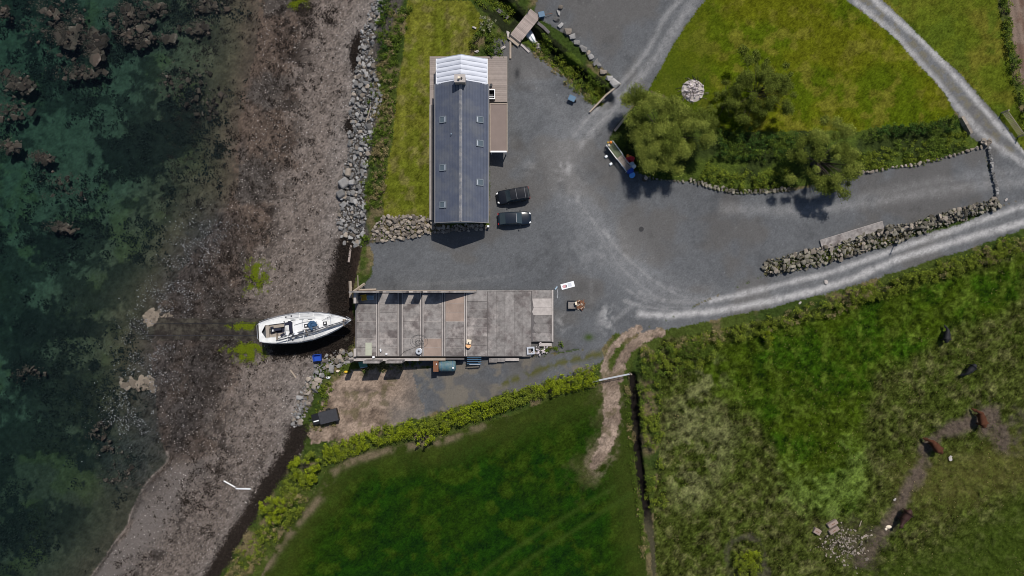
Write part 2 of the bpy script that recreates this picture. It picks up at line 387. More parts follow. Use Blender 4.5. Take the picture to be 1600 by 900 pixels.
# ------------------------------------------------------------------ the ground: one fine grid cut into named sheets
YARD = [(800,72),(806,62),(840,86),(882,120),(915,152),(925,166),(966,130),(948,112),(925,94),(905,74),(885,56),(862,40),(845,30),(834,16),(838,0),(838,-300),
 (1235,-300),(1100,0),(1070,40),(1045,80),(1024,120),(1012,140),(990,162),(968,190),(950,215),(960,235),(990,266),(1020,280),(1085,284),(1110,294),(1150,302),
 (1200,301),(1240,298),(1300,281),(1340,269),(1400,262),(1450,252),(1500,240),(1535,228),(1560,315),(1500,340),(1430,356),(1385,368),(1290,392),(1200,410),(1192,430),(1160,445),
 (1100,470),(1040,500),(985,522),(960,520),(938,545),(900,545),(862,552),(800,572),(640,572),(560,560),(556,456),(566,448),(580,430),(584,400),(576,380),(620,372),(700,358),(764,352),(764,60),(790,60)]
TRACK = [(1192,430),(1290,408),(1385,384),(1430,368),(1500,350),(1560,322),(1700,280),(1700,325),(1600,356),(1550,375),(1500,393),(1450,408),(1400,424),(1350,440),(1300,455),(1250,468),(1200,481),(1150,491),(1100,502),(1060,510),(1010,518),(985,522),(1040,500),(1100,470),(1160,445)]
LANE = [(1322,0),(1345,16),(1372,36),(1402,62),(1430,95),(1455,120),(1475,145),(1490,170),(1500,186),(1516,212),(1535,228),(1560,315),(1562,322),(1700,280),(3000,280),(3000,240),(1700,300),(1600,236),(1560,182),(1530,150),(1495,110),(1465,84),(1435,54),(1405,25),(1378,0),(1180,-300),(1120,-300)]
LOWLANE = [(938,540),(900,546),(862,553),(800,566),(720,572),(640,576),(640,640),(660,652),(700,638),(760,624),(830,604),(880,590),(925,574),(945,560)]
DIRTYARD = [(486,692),(478,676),(500,640),(508,605),(540,585),(560,574),(640,572),(652,610),(664,650),(600,668),(545,688)]
LAWN_W = [(648,0),(735,0),(755,32),(738,60),(733,92),(672,92),(680,342),(598,336),(598,300),(606,250),(613,220),(618,150),(630,80),(660,-300),(700,-300),(720,-60)]
LAWN_N = [(1100,0),(1235,-300),(1120,-300),(1322,0),(1345,16),(1372,36),(1402,62),(1430,95),(1455,120),(1475,145),(1490,170),(1492,182),(1440,196),(1380,197),(1340,204),(1250,204),(1130,205),(1095,195),(1040,150),(1012,140),(1024,120),(1045,80),(1070,40)]
LAWN_NE = [(1378,0),(1180,-300),(1500,-300),(1558,0),(1566,40),(1578,100),(1590,160),(1612,215),(1700,300),(1600,236),(1560,182),(1530,150),(1495,110),(1465,84),(1435,54),(1405,25)]
PLOUGH = [(1576,-300),(3000,-300),(3000,130),(1640,150),(1596,130),(1582,60),(1574,0)]
FIELD_S = [(940,602),(870,620),(800,648),(740,664),(690,684),(640,690),(590,699),(545,712),(512,732),(495,765),(470,795),(440,835),(408,900),(300,1100),(-200,2600),(1400,3000),(1030,1000),(1012,900),(1006,850),(1000,800),(992,740),(986,660),(982,600)]
PASTURE = [(1030,530),(1100,520),(1200,498),(1300,474),(1400,440),(1500,408),(1600,372),(1750,310),(3000,200),(3000,3000),(1400,3000),(1036,1000),(1026,900),(1020,830),(1022,780),(1030,700),(1030,600)]
DIRTTRACK = [(1030,517),(985,522),(968,540),(955,565),(953,600),(957,650),(945,700),(928,728)]
ax = np.unique(np.concatenate([np.array([-3000,-2400,-1900]), np.arange(-1500, -300, 40), np.arange(-300, -8, 12), np.arange(-8, 1609, 2), np.arange(1612, 1900, 12), np.arange(1900, 2900, 40)])).astype(float)
ay = np.unique(np.concatenate([np.array([-2600,-2200,-1800]), np.arange(-1500, -300, 40), np.arange(-300, -8, 12), np.arange(-8, 909, 2), np.arange(912, 1200, 12), np.arange(1200, 2500, 40)])).astype(float)
GX, GY = np.meshgrid(ax, ay); NY, NX = GX.shape
jx = np.where((GX > -6) & (GX < 1606), RNG.uniform(-.7, .7, GX.shape), 0); jy = np.where((GY > -6) & (GY < 906), RNG.uniform(-.7, .7, GY.shape), 0)
GX = GX + jx; GY = GY + jy
nA = fbm(GX, GY, 14, 1) - .5; nB = fbm(GX, GY, 60, 2) - .5; nC = fbm(GX, GY, 200, 3) - .5; nD = RNG.uniform(-.5, .5, GX.shape); nE = fbm(GX, GY, 7, 9, 3) - .5
far = sstep(400, 60, np.maximum(np.maximum(-GX, GX - 1600), np.maximum(-GY, GY - 900))); nA = nA * far; nE = nE * far; nD = nD * far
TT = np.interp(GY, Ty, Tx); WW = np.interp(GY, Wy, Wx) + 9 * (vnoise(GX, GY, 26, 5) - .5) + 22 * (vnoise(GX, GY, 70, 6) - .5)
GZ = height(GX, GY)
wig = 7 * nA + 5 * nE + 1.5 * nD
S_ = {}
def S(name, P): S_[name] = sdf(GX, GY, P); return S_[name]
zone = np.full(GX.shape, 2)                                             # 2 = rough bank
zone[GX < TT + 4 + wig] = 1                                             # 1 = beach
zone[GX < WW] = 0                                                       # 0 = seabed
def put(i, s, w=.6): zone[s + w * wig > 0] = i
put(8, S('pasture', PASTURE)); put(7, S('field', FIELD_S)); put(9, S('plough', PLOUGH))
put(5, S('lawn_n', LAWN_N), .4); put(6, S('lawn_ne', LAWN_NE), .4)
put(3, S('yard', YARD), .35); put(4, S('lane', LANE), .35); put(4, S('track', TRACK), .45); put(3, S('lowlane', LOWLANE), .9)
put(10, S('dirtyard', DIRTYARD), 1.3); put(11, S('lawn_w', LAWN_W), .25)
dtrack = pdist(GX, GY, DIRTTRACK); put(10, np.where(GY > 572, 13 - 8.5 * sstep(665, 750, GY) - dtrack, -20), 1.1)
put(10, 5.5 - pdist(GX, GY, [(998,512),(975,524),(958,540),(948,560),(943,584)]), .7); put(10, 7.5 - pdist(GX, GY, [(1030,519),(1003,528),(982,545),(970,565),(964,590)]), .8)
zone[(np.exp(-(((GX - 954) / 4) ** 2 + ((GY - 569) / 12) ** 2)) + .5 * nA > .35) & (zone == 10)] = 2
dd2 = pdist(GX, GY, DITCH2); zone[(dd2 < 6.5 - 4 * sstep(790, 900, GY) + .7 * wig)] = 12

def C(r, g, b): return np.array([r, g, b], float)
def mixc(a, b, t): t = np.clip(t, 0, 1)[..., None]; return a * (1 - t) + b * t
one = np.ones(GX.shape + (1,))
# wheel tracks worn pale in the gravel
PALE = [([(1110,472),(1060,468),(1015,445),(975,410),(945,370),(915,330),(890,285),(880,240),(915,195),(960,150)], 26, .16), ([(1640,318),(1500,362),(1400,398),(1300,432),(1200,462),(1100,480),(1010,478)], 20, .12), ([(1350,0),(1420,60),(1480,120),(1540,190),(1600,245)], 20, .14), ([(880,180),(850,150),(830,120)], 16, .1), ([(1640,305),(1600,322),(1500,355),(1400,390),(1300,425),(1200,450),(1150,462),(1110,470)], 5, .85),
 ([(1640,330),(1600,347),(1500,375),(1400,406),(1330,436),(1270,455),(1200,471),(1150,481),(1100,488),(1040,493),(1000,490)], 5.5, 1.0), ([(1110,470),(1070,472),(1030,468),(1000,458)], 6, .35),
 ([(1110,470),(1060,462),(1020,438),(985,408),(960,383),(930,348),(905,316)], 3.5, .32), ([(1100,476),(1050,474),(1008,452),(972,420),(947,385),(927,350)], 2.5, .28), ([(1100,482),(1040,480),(1000,466),(968,444)], 2.5, .28), ([(1090,458),(1040,448),(1000,422),(970,395)], 2, .25), ([(1120,480),(1060,487),(1000,478),(975,470)], 3, .4),
 ([(1200,-200),(1335,0),(1400,55),(1450,110),(1490,160),(1530,205),(1570,236),(1640,280)], 6, .72), ([(1366,0),(1430,55),(1480,105),(1520,150),(1552,188),(1590,226),(1640,270)], 5, .95),
 ([(1100,-30),(1085,0),(1060,35),(1030,85),(1000,120),(960,165),(930,200),(905,228)], 8, .36), ([(1062,0),(1040,25),(1015,75),(985,115),(950,152),(915,188),(895,214)], 5, .36), ([(895,214),(880,250),(872,285)], 9, .15),
 ([(1600,284),(1550,288),(1450,300),(1350,318),(1250,330),(1130,325)], 9, .24), ([(1600,268),(1540,272),(1440,288),(1340,310)], 8, .16), ([(640,445),(720,440),(800,430)], 3, .08), ([(960,500),(985,480),(1010,472)], 4, .25), ([(880,300),(900,360),(920,420),(925,470)], 5, .1), ([(850,240),(890,330),(960,420)], 4, .1)]
pale = np.zeros(GX.shape)
for pts, w, a in PALE:
    d = pdist(GX, GY, pts) + 6 * nA; pale = np.maximum(pale, a * np.exp(-(d / w) ** 2) * np.clip(.9 + .9 * nE + .5 * nA + .4 * nD, .1, 1.3))
for (cx, cy, rx, ry, a) in [(882,268,14,26,.5),(952,366,18,12,.45),(905,310,10,14,.3),(948,498,12,22,.6),(878,506,12,12,.45),(1000,120,10,20,.2),(915,392,30,30,.12),(1170,330,40,10,.15),(830,262,9,9,.3),(940,395,12,18,.25)]:
    q = ((GX - cx) / rx) ** 2 + ((GY - cy) / ry) ** 2; pale = np.maximum(pale, a * np.exp(-q) * np.clip(.6 + 3.2 * nE + 1.5 * nA, 0, 1.4))
col = np.zeros(GX.shape + (3,))
# sea floor and beach
depth = np.clip((WW - GX) / 300, 0, 1)
sand = mixc(one * C(.080, .060, .047), one * C(.080, .064, .044), sstep(0, .15, depth)); sand = mixc(sand, one * C(.060, .060, .040), sstep(.12, .35, depth)); sand = mixc(sand, one * C(.046, .060, .044), sstep(.3, .7, depth)); sand = mixc(sand, one * C(.034, .037, .026), sstep(640, 720, GY) * .8)
wxp, wyp = GX + 40 * nB, GY + 40 * (fbm(GX, GY, 55, 23) - .5)
patch = sstep(.49, .54, fbm(wxp, wyp, 75, 21, 6, .68))
hot = sum(a * np.exp(-(((GX - cx) / rx) ** 2 + ((GY - cy) / ry) ** 2)) for cx, cy, rx, ry, a in ((300,205,75,50,.9),(205,250,65,45,.8),(90,380,60,40,.6),(50,570,45,70,.8),(150,670,45,70,.8),(110,510,110,20,.8),(60,60,50,60,.4),(20,840,30,90,.6),(330,140,50,40,.5)))
patch = np.clip(np.maximum(patch * .8, sstep(.34, .52, hot + 1.3 * nA + .6 * nB + .5 * nE)), 0, 1) * sstep(.05, .36, depth)
seab = mixc(sand, one * C(.009, .012, .011), patch * .92)
seab = mixc(seab, one * C(.042, .055, .016), .4 * sstep(.1, .3, depth) * sstep(.55, .7, fbm(GX, GY, 50, 31)) * (1 - patch))
seab = seab * (1 + .8 * nE + .4 * nD)[..., None]
up = np.clip((GX - WW) / np.maximum(TT - WW, 20), 0, 1)
bc = mixc(one * C(.080, .060, .048), one * C(.132, .109, .095), sstep(.36, .56, up + .4 * nB + .3 * nA + .45 * sstep(690, 740, GY)))
bc = mixc(bc, one * C(.165, .146, .134), sstep(.75, 1.0, up + .3 * nB) * .55)
bc = mixc(bc, one * C(.055, .050, .046), .75 * sstep(.5, .62, fbm(GX, GY, 70, 43, 5)) * sstep(.55, .3, up)); bc = bc * (1 + .9 * nE + .9 * nD)[..., None]
wet = np.clip(1.2 - np.minimum(pdist(GX, GY, [(330,365),(300,430),(280,510),(250,590),(235,660),(215,720)]) / 60, np.minimum(pdist(GX, GY, [(400,515),(330,530),(300,570)]) / 42, pdist(GX, GY, [(335,560),(305,620),(275,680)]) / 44)) + .9 * nA + .6 * nB, 0, 1)
grit = (1 + 1.6 * nE + 1.2 * nD)[..., None]; bc = mixc(bc, one * C(.034, .030, .028) * grit, wet * .92); seab = mixc(seab, one * C(.030, .031, .030) * grit, wet * .85)
spots = sstep(.52, .60, fbm(GX, GY, 18, 41, 4, .7)) * np.exp(-((up - .40) / .15) ** 2)
bc = mixc(bc, one * C(.028, .023, .02), spots * .85)
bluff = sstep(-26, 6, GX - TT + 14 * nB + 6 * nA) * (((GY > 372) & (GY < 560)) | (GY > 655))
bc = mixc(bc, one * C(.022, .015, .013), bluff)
low = sstep(640, 760, GY) ; bc = bc * (1 - .18 * low)[..., None]
bc = mixc(bc, one * C(.22, .185, .165), .8 * np.exp(-((GX - WW - 1.5) / 1.8) ** 2) * (GY > 705) * np.clip(.6 + 2 * nE, 0, 1)); bc = mixc(bc, one * C(.12, .105, .097), .8 * sstep(685, 750, GY + 60 * nB) * sstep(6, 14, GX - WW) * sstep(.5, .2, up) * (1 - wet))
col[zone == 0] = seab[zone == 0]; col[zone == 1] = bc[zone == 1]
# rough bank
bk = mixc(one * C(.05, .068, .014), one * C(.13, .105, .055), sstep(.48, .62, fbm(GX, GY, 22, 51)))
bk = mixc(bk, one * C(.035, .055, .012), sstep(.5, .65, fbm(GX, GY, 45, 52)))
thick = inpoly(GX, GY, [(950,215),(1012,140),(1095,195),(1340,204),(1492,182),(1545,226),(1300,285),(1150,305),(1000,280)])
bk[thick] = (mixc(one * C(.030, .042, .012), one * C(.06, .085, .015), sstep(.4, .65, fbm(GX, GY, 30, 53))))[thick]
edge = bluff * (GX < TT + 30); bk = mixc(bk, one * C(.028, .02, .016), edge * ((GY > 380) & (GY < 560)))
cob = (GY < 385); bk = mixc(bk, one * C(.085, .075, .066), cob * sstep(46, 38, GX - TT + 8 * nA))
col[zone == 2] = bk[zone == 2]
# gravel
gr = one * C(.102, .1055, .111) * (1 + .2 * nB + .25 * nC + .24 * nE + .24 * nD)[..., None]
gr = mixc(gr, one * C(.100, .092, .084), .55 * sstep(.52, .66, fbm(GX, GY, 90, 61)))
gr = gr * (1 - .13 * sstep(.60, .70, fbm(GX, GY, 34, 67, 5)) - .07 * sstep(.5, .6, fbm(GX, GY, 120, 68)))[..., None]; gr = gr * (1 + .16 * np.exp(-((pdist(GX, GY, [(880,230),(895,300),(940,370),(1000,430)]) / 45) ** 2)))[..., None]
gr = mixc(gr, one * C(.40, .39, .385), np.clip(pale, 0, 1) * .92)
spk = (RNG.uniform(0, 1, GX.shape) > .9975); gr[spk] *= 1.35
lo = S_['lowlane'] > -4; gr[lo] = mixc(gr, one * C(.14, .125, .105), sstep(.45, .6, fbm(GX, GY, 18, 62)))[lo]
veg = np.exp(-(pdist(GX, GY, [(940,553),(890,563),(850,575),(815,590),(780,600)]) / 6) ** 2) * sstep(.4, .6, fbm(GX, GY, 12, 63)); gr = mixc(gr, one * C(.075, .075, .02), veg * .9)
gr = mixc(gr, one * C(.04, .065, .012), np.exp(-(((GX - 920) / 7) ** 2 + ((GY - 527) / 5) ** 2)))
dp = np.exp(-(((GX - 808) / 4) ** 2 + ((GY - 115) / 9) ** 2)); gr = mixc(gr, one * C(.03, .03, .032), dp * .9)
k = (zone == 3) | (zone == 4); col[k] = gr[k]
ln = (zone == 4) & (S_['lane'] > -4); 
mid = np.exp(-(pdist(GX, GY, [(1348,0),(1415,55),(1465,108),(1505,155),(1542,198),(1580,232)]) / 6) ** 2); col[ln] = mixc(col, one * C(.14, .125, .085), mid * sstep(.35, .6, .5 + nE + nA) * .8)[ln]
# lawns and fields
def grass(a, b, c, s1, s2, seed):
    t = mixc(one * a, one * b, sstep(.36, .64, fbm(GX, GY, s1, seed))); t = mixc(t, one * c, sstep(.50, .68, fbm(GX, GY, s2, seed + 5)) * .8)
    return t * (1 + 1.0 * nE + .6 * nD + .25 * nB)[..., None]
gn = grass(C(.058, .082, .004), C(.080, .088, .005), C(.112, .108, .014), 70, 18, 71); gn = mixc(gn, one * C(.048, .072, .006), .7 * sstep(1150, 1040, GX + 60 * nB))
gne = grass(C(.070, .090, .008), C(.105, .102, .014), C(.055, .078, .008), 60, 25, 75)
gw = grass(C(.082, .095, .010), C(.112, .115, .016), C(.13, .118, .035), 50, 14, 81)
gw = gw * (1 + .12 * np.sin(GX / 3.2 + 2 * nB) * (GY < 260) + .1 * np.sin(GY / 3.0) * (GY >= 270))[..., None]
dt0 = one * C(.19, .142, .108) * (1 + .8 * nE + .5 * nD)[..., None]
gs = grass(C(.0075, .027, .002), C(.012, .031, .0025), C(.023, .042, .004), 90, 24, 85); gs = gs * (1 + .13 * np.sin((GX * .55 + GY * .83) / 4.6 + 5 * nB))[..., None]  # lush grass, with the lens darkening also put into its base colour
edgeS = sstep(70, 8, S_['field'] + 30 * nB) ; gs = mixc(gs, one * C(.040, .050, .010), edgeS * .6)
rim = np.exp(-((pdist(GX, GY, [(800,652),(740,670),(690,690),(640,698),(590,708),(545,722),(520,740),(500,780),(470,812),(440,850),(405,905)]) / 6) ** 2)); gs = mixc(gs, one * C(.155, .118, .080), np.clip(rim * (.42 + 2.4 * nA + 1.5 * nB + 1.2 * nE), 0, .75) * sstep(860, 700, GX))
gs = mixc(gs, dt0, np.clip(1.2 - dtrack / 15 + 2.5 * nE + 1.5 * nA, 0, 1) * (GY > 590) * .65 * sstep(775, 740, GY))
for q in ([(960,760),(800,860),(760,890),(740,920)], [(985,772),(830,872),(790,905)]): gs = mixc(gs, one * C(.035, .062, .010), .5 * np.exp(-(pdist(GX, GY, q) / 4) ** 2))
gs = mixc(gs, one * C(.085, .075, .035), np.clip(1.0 - pdist(GX, GY, [(955,600),(950,680),(915,745)]) / 30 + 2 * nA, 0, 1) * .45)
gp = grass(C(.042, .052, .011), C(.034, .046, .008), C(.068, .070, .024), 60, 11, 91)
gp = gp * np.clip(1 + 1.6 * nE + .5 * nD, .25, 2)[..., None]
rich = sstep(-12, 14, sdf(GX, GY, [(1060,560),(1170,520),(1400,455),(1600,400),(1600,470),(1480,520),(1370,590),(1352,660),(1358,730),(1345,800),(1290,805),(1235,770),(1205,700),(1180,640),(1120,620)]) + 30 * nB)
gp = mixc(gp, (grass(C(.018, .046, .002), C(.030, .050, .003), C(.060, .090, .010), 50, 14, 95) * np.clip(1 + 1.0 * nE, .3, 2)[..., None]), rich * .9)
pt = sstep(.45, .6, .5 + nB + nA) * np.clip(1.2 - pdist(GX, GY, [(1100,590),(1065,700),(1080,760),(1120,680)]) / 42, 0, 1); gp = mixc(gp, one * C(.108, .112, .045) * np.clip(1 + 2.2 * nE + .8 * nD, .2, 2)[..., None], pt * .8)
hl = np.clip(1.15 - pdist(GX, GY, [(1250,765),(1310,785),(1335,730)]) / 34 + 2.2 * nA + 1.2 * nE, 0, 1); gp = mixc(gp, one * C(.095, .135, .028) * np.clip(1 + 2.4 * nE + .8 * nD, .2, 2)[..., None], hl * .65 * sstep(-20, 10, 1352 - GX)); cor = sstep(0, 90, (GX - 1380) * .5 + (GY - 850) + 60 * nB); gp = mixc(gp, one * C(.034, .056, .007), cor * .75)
gp = mixc(gp, one * C(.085, .082, .022), .6 * sstep(70, 10, pdist(GX, GY, [(1440,760),(1600,720)]) + 40 * nB))
mud = np.clip(1.35 - np.minimum(pdist(GX, GY, [(1500,668),(1470,678),(1446,700),(1436,740),(1410,780),(1385,830),(1345,875)]) / 11, np.minimum(pdist(GX, GY, [(1545,650),(1570,690)]) / 19, pdist(GX, GY, [(1540,650),(1500,668)]) / 9)) + 2.0 * nA + .8 * nE, 0, 1)
gp = mixc(gp, one * C(.098, .074, .060), mud * .9)
gp = mixc(gp, one * C(.07, .058, .045), np.clip(1 - pdist(GX, GY, [(1600,660),(1585,690)]) / 22 + 2.5 * nA, 0, 1) * .8)
gp = mixc(gp, one * C(.07, .058, .04), np.clip(1.1 - pdist(GX, GY, [(1320,845),(1345,860)]) / 40 + 2 * nA, 0, 1) * .7)
gp = mixc(gp, one * C(.06, .052, .04), np.clip(.9 - abs(pdist(GX, GY, [(1166,868),(1166,885)]) - 29) / 7 + 2.5 * nA + 1.5 * nB, 0, 1) * .7 * (GX < 1240) * (GY > 820))
pl = mixc(one * C(.13, .085, .065), one * C(.17, .125, .10), sstep(.4, .6, fbm(GX, GY, 20, 97))) * (1 + .15 * np.sin((GX - .12 * GY) / 1.9))[..., None]
dt = mixc(one * C(.235, .178, .138), one * C(.155, .115, .088), sstep(.45, .62, fbm(GX, GY, 24, 98))) * (1 + .8 * nE + .6 * nD)[..., None]
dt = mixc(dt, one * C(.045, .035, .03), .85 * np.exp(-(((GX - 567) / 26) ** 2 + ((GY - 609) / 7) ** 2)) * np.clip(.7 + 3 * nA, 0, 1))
dt = mixc(dt, one * C(.085, .075, .035), sstep(.62, .72, fbm(GX, GY, 15, 99)) * .6); dt = mixc(dt, one * C(.10, .098, .095), .7 * sstep(590, 650, GX + 60 * nB) * (GY < 680) * (GX < 700))
dt = mixc(dt, one * C(.06, .07, .015), .9 * np.exp(-(((GX - 953) / 4) ** 2 + ((GY - 568) / 13) ** 2)))
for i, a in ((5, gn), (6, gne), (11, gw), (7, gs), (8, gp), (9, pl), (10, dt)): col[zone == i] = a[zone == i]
dk = mixc(one * C(.012, .010, .009), one * C(.055, .05, .03), np.clip(1.6 * sstep(780, 860, GY) + 1.5 * nA, 0, 1)); col[zone == 12] = dk[zone == 12]
dd1 = pdist(GX, GY, DITCH1); w = (zone == 2) & (dd1 < 24); col[w] = mixc(one * C(.018, .022, .010), one * C(.05, .075, .012), sstep(.4, .6, fbm(GX, GY, 14, 100)))[w]
col = np.clip(col, .003, .6)
# relief
GZ = GZ + np.where(zone == 8, .60 * nE + .30 * nA, 0) + np.where(zone == 7, .05 * nE, 0) + np.where(zone == 2, .35 * nA + .2 * nE, 0) + np.where(zone == 1, .07 * nE + .05 * nD * (1 + 2 * wet), 0) + np.where(zone == 0, .25 * nA + .15 * nE, 0) + np.where((zone == 5) | (zone == 6), .05 * nE, 0)
GZ = GZ + np.where((zone == 3) | (zone == 4), .012 * nE, 0)
slabP = [(557,457),(862,456),(862,540),(815,553),(700,554),(557,553)]; GZ = np.where(inpoly(GX, GY, slabP), np.minimum(GZ, -.6), GZ)
houseP = [(676,92),(790,92),(790,160),(764,240),(762,345),(676,345)]; GZ = np.where(inpoly(GX, GY, houseP), np.minimum(GZ, .1), GZ)
WXY = np.stack([(GX - 800) * (H - GZ) / F, (450 - GY) * (H - GZ) / F, GZ], -1).reshape(-1, 3)
vid = np.arange(NX * NY).reshape(NY, NX)
quad = np.stack([vid[1:, :-1], vid[1:, 1:], vid[:-1, 1:], vid[:-1, :-1]], -1)
cz = zone[:-1, :-1]
ZN = [(0,'seabed','seabed'),(1,'beach','beach'),(2,'rough_bank','rough_grass'),(3,'gravel_yard','gravel'),(4,'gravel_track','gravel'),(5,'lawn','grass'),(6,'lawn','grass'),(7,'field','grass'),
      (8,'pasture','rough_grass'),(9,'ploughed_ground','soil'),(10,'dirt_ground','soil'),(11,'lawn','grass'),(12,'ditch','soil')]
colf = col.reshape(-1, 3)
for i, nm, mt in ZN:
    q = quad[cz == i]
    if not len(q): continue
    used, inv = np.unique(q.ravel(), return_inverse=True)
    c = colf[used].copy(); zf = zone.ravel()[used]
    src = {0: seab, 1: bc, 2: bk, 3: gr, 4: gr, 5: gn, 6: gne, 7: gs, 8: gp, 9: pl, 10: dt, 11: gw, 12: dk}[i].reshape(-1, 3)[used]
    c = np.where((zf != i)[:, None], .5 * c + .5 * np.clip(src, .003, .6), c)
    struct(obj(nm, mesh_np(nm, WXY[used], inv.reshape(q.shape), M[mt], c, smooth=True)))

# ------------------------------------------------------------------ the sea: a body of tinted water over the sea floor
wm = bpy.data.materials.new('sea_water'); wm.use_nodes = True; n = wm.node_tree.nodes; l = wm.node_tree.links; n.remove(n['Principled BSDF'])
tr = n.new('ShaderNodeBsdfTransparent'); tr.inputs[0].default_value = (.93, .97, .97, 1); gl = n.new('ShaderNodeBsdfGlossy'); gl.inputs['Roughness'].default_value = .04
fr = n.new('ShaderNodeFresnel'); fr.inputs[0].default_value = 1.33; mx = n.new('ShaderNodeMixShader')
tcn = n.new('ShaderNodeTexCoord'); nzn = n.new('ShaderNodeTexNoise'); nzn.inputs['Scale'].default_value = 2.2; nzn.inputs['Detail'].default_value = 4
bpn = n.new('ShaderNodeBump'); bpn.inputs['Distance'].default_value = .05; bpn.inputs['Strength'].default_value = .6
l.new(tcn.outputs['Object'], nzn.inputs['Vector']); l.new(nzn.outputs['Fac'], bpn.inputs['Height'])
l.new(bpn.outputs[0], gl.inputs['Normal']); l.new(fr.outputs[0], mx.inputs[0]); l.new(tr.outputs[0], mx.inputs[1]); l.new(gl.outputs[0], mx.inputs[2])
l.new(mx.outputs[0], n['Material Output'].inputs['Surface'])
va = n.new('ShaderNodeVolumeAbsorption'); va.inputs[0].default_value = (.16, .67, .60, 1); va.inputs[1].default_value = .24; l.new(va.outputs[0], n['Material Output'].inputs['Volume'])
WA = [(-420, 420), (-420, -420)]
struct(B().prism([(-420, 420), (-420, -420), (-24, -420), (-24, 420)], -12, WL).o('sea_water', wm))

# ------------------------------------------------------------------ house with ribbed metal roof
ZD = .62                                             # deck level
hx0, hx1, hy0, hy1 = -10.13, -3.12, 8.61, 26.9
ze, zr = 2.95, 5.0; hxm = (hx0 + hx1) / 2
house = thing('house', 'long low house with grey ribbed metal gable roof and six skylights', 'house', (hxm, (hy0 + hy1) / 2, .1))
hb = house.location.copy()
hw = (hx1 - hx0) / 2; hl = (hy1 - hy0) / 2
wi, wl_ = hw - .32, hl - .22
b = B(); zt = ze - .1 - hb.z; zk = zr - .22 - hb.z
b.add([(-wi, -wl_, -1.6), (wi, -wl_, -1.6), (wi, -wl_, zt), (0, -wl_, zk), (-wi, -wl_, zt), (-wi, wl_, -1.6), (wi, wl_, -1.6), (wi, wl_, zt), (0, wl_, zk), (-wi, wl_, zt)],
      [(0, 1, 2, 3, 4), (9, 8, 7, 6, 5), (1, 6, 7, 2), (5, 0, 4, 9), (2, 7, 8, 3), (3, 8, 9, 4), (0, 5, 6, 1)]); b.o('wall', M['wall'], house)
sl = (zr - ze) / hw; ang = math.atan(sl)
for sgn in (-1, 1):                                  # ribbed sheets, standing ribs every 0.38 m running with the ridge-line shading
    b = B(); npan = 18; prof = []
    x0, z0 = 0.0, zr - hb.z
    b.add([(0, -hl, zr - hb.z), (0, hl, zr - hb.z), (sgn * hw, hl, ze - hb.z), (sgn * hw, -hl, ze - hb.z),
           (0, -hl, zr - hb.z - .09), (0, hl, zr - hb.z - .09), (sgn * hw, hl, ze - hb.z - .09), (sgn * hw, -hl, ze - hb.z - .09)],
          [(0, 1, 2, 3), (7, 6, 5, 4), (0, 3, 7, 4), (2, 1, 5, 6), (3, 2, 6, 7)])
    rs = b.o('roof_slope', M['roof'], house)
    rb = B()
    for k in range(1, 10):
        t = k / 9.6; rb.box((sgn * hw * t, 0, zr - hb.z - sl * hw * t + .022), (.05, 2 * hl - .06, .05), ry=sgn * ang)
    rb.o('ribs', M['roof'], rs)
    B().tube([(sgn * (hw + .05), -hl, ze - hb.z - .08), (sgn * (hw + .05), hl, ze - hb.z - .08)], .07, 8).o('gutter', M['trim'], house)
    B().box((sgn * hw * .5, -hl - .02, (ze + zr) / 2 - hb.z - .02), (hw / math.cos(ang), .06, .2), ry=sgn * ang).o('barge_board', M['trim'], house)
B().box((-.09, 0, zr - hb.z + .01), (.20, 2 * hl, .03), ry=-ang).box((.09, 0, zr - hb.z + .014), (.20, 2 * hl, .03), ry=ang).o('ridge_cap', M['ridge'], house)
for (ix, iy, sgn) in ((692, 187, -1), (693, 262, -1), (693, 320, -1), (750, 187, 1), (750, 224, 1), (751, 285, 1)):
    t = .68; z = zr - sl * hw * t
    x = sgn * hw * t; y = P3(ix, iy, z).y - hb.y
    b = B()
    for dx, dy, w, h_ in ((-.47, 0, .10, .86), (.47, 0, .10, .86), (0, -.38, .84, .10), (0, .38, .84, .10)): b.box((dx, dy, .06), (w, h_, .12))
    so = b.o('skylight', M['skyframe'], house, loc=(x, y, z - hb.z + .03), rot=(0, sgn * ang, 0))
    B().box((0, 0, .05), (.84, .66, .05)).o('pane', M['skyglass'], so)
    B().box((-sgn * .34, 0, .085), (.14, .64, .03)).o('blind', M['steel'], so)
B().tube([(-1.25, 2.2, zr - hb.z - sl * 1.25), (-1.25, 2.2, zr - hb.z - sl * 1.25 + .35)], .06).o('vent_pipe', M['paleblue'], house)
# windows and doors on the walls
for (x, y, w, zz, hh) in ((wi, -5, 1.6, 1.5, 1.1), (wi, -1.5, 1.0, 1.1, 2.0), (wi, 2.5, 1.6, 1.5, 1.1), (-wi, -5, 1.8, 1.4, 1.3), (-wi, 0, 2.2, 1.1, 2.0), (-wi, 5, 1.8, 1.4, 1.3)):
    wo = B().box((x, y, zz), (.08, w, hh)).o('window', M['white'], house); B().box((x * 1.012, y, zz), (.05, w - .16, hh - .16)).o('pane', M['glass'], wo)
# chimney
ch = B().box((-.02, hl - .18, zr - hb.z + .1), (1.3, .92, 1.7)).o('chimney', M['timber'], house)
B().box((-.02, hl - .18, zr - hb.z + 1.0), (1.42, 1.02, .1)).o('cap', M['concrete_pale'], ch)
B().lathe([(.16, 0), (.13, .42), (.15, .45)], 12, (-.12, hl - .2, zr - hb.z + 1.05)).o('chimney_pot', M['cream'], ch)
B().lathe([(.13, 0), (.11, .2)], 12, (.2, hl - .2, zr - hb.z + 1.05)).o('flue', M['black'], ch)
B().box((-.72, hl - .15, zr - hb.z + .5), (.07, .35, .3)).o('bracket', M['darksteel'], ch)
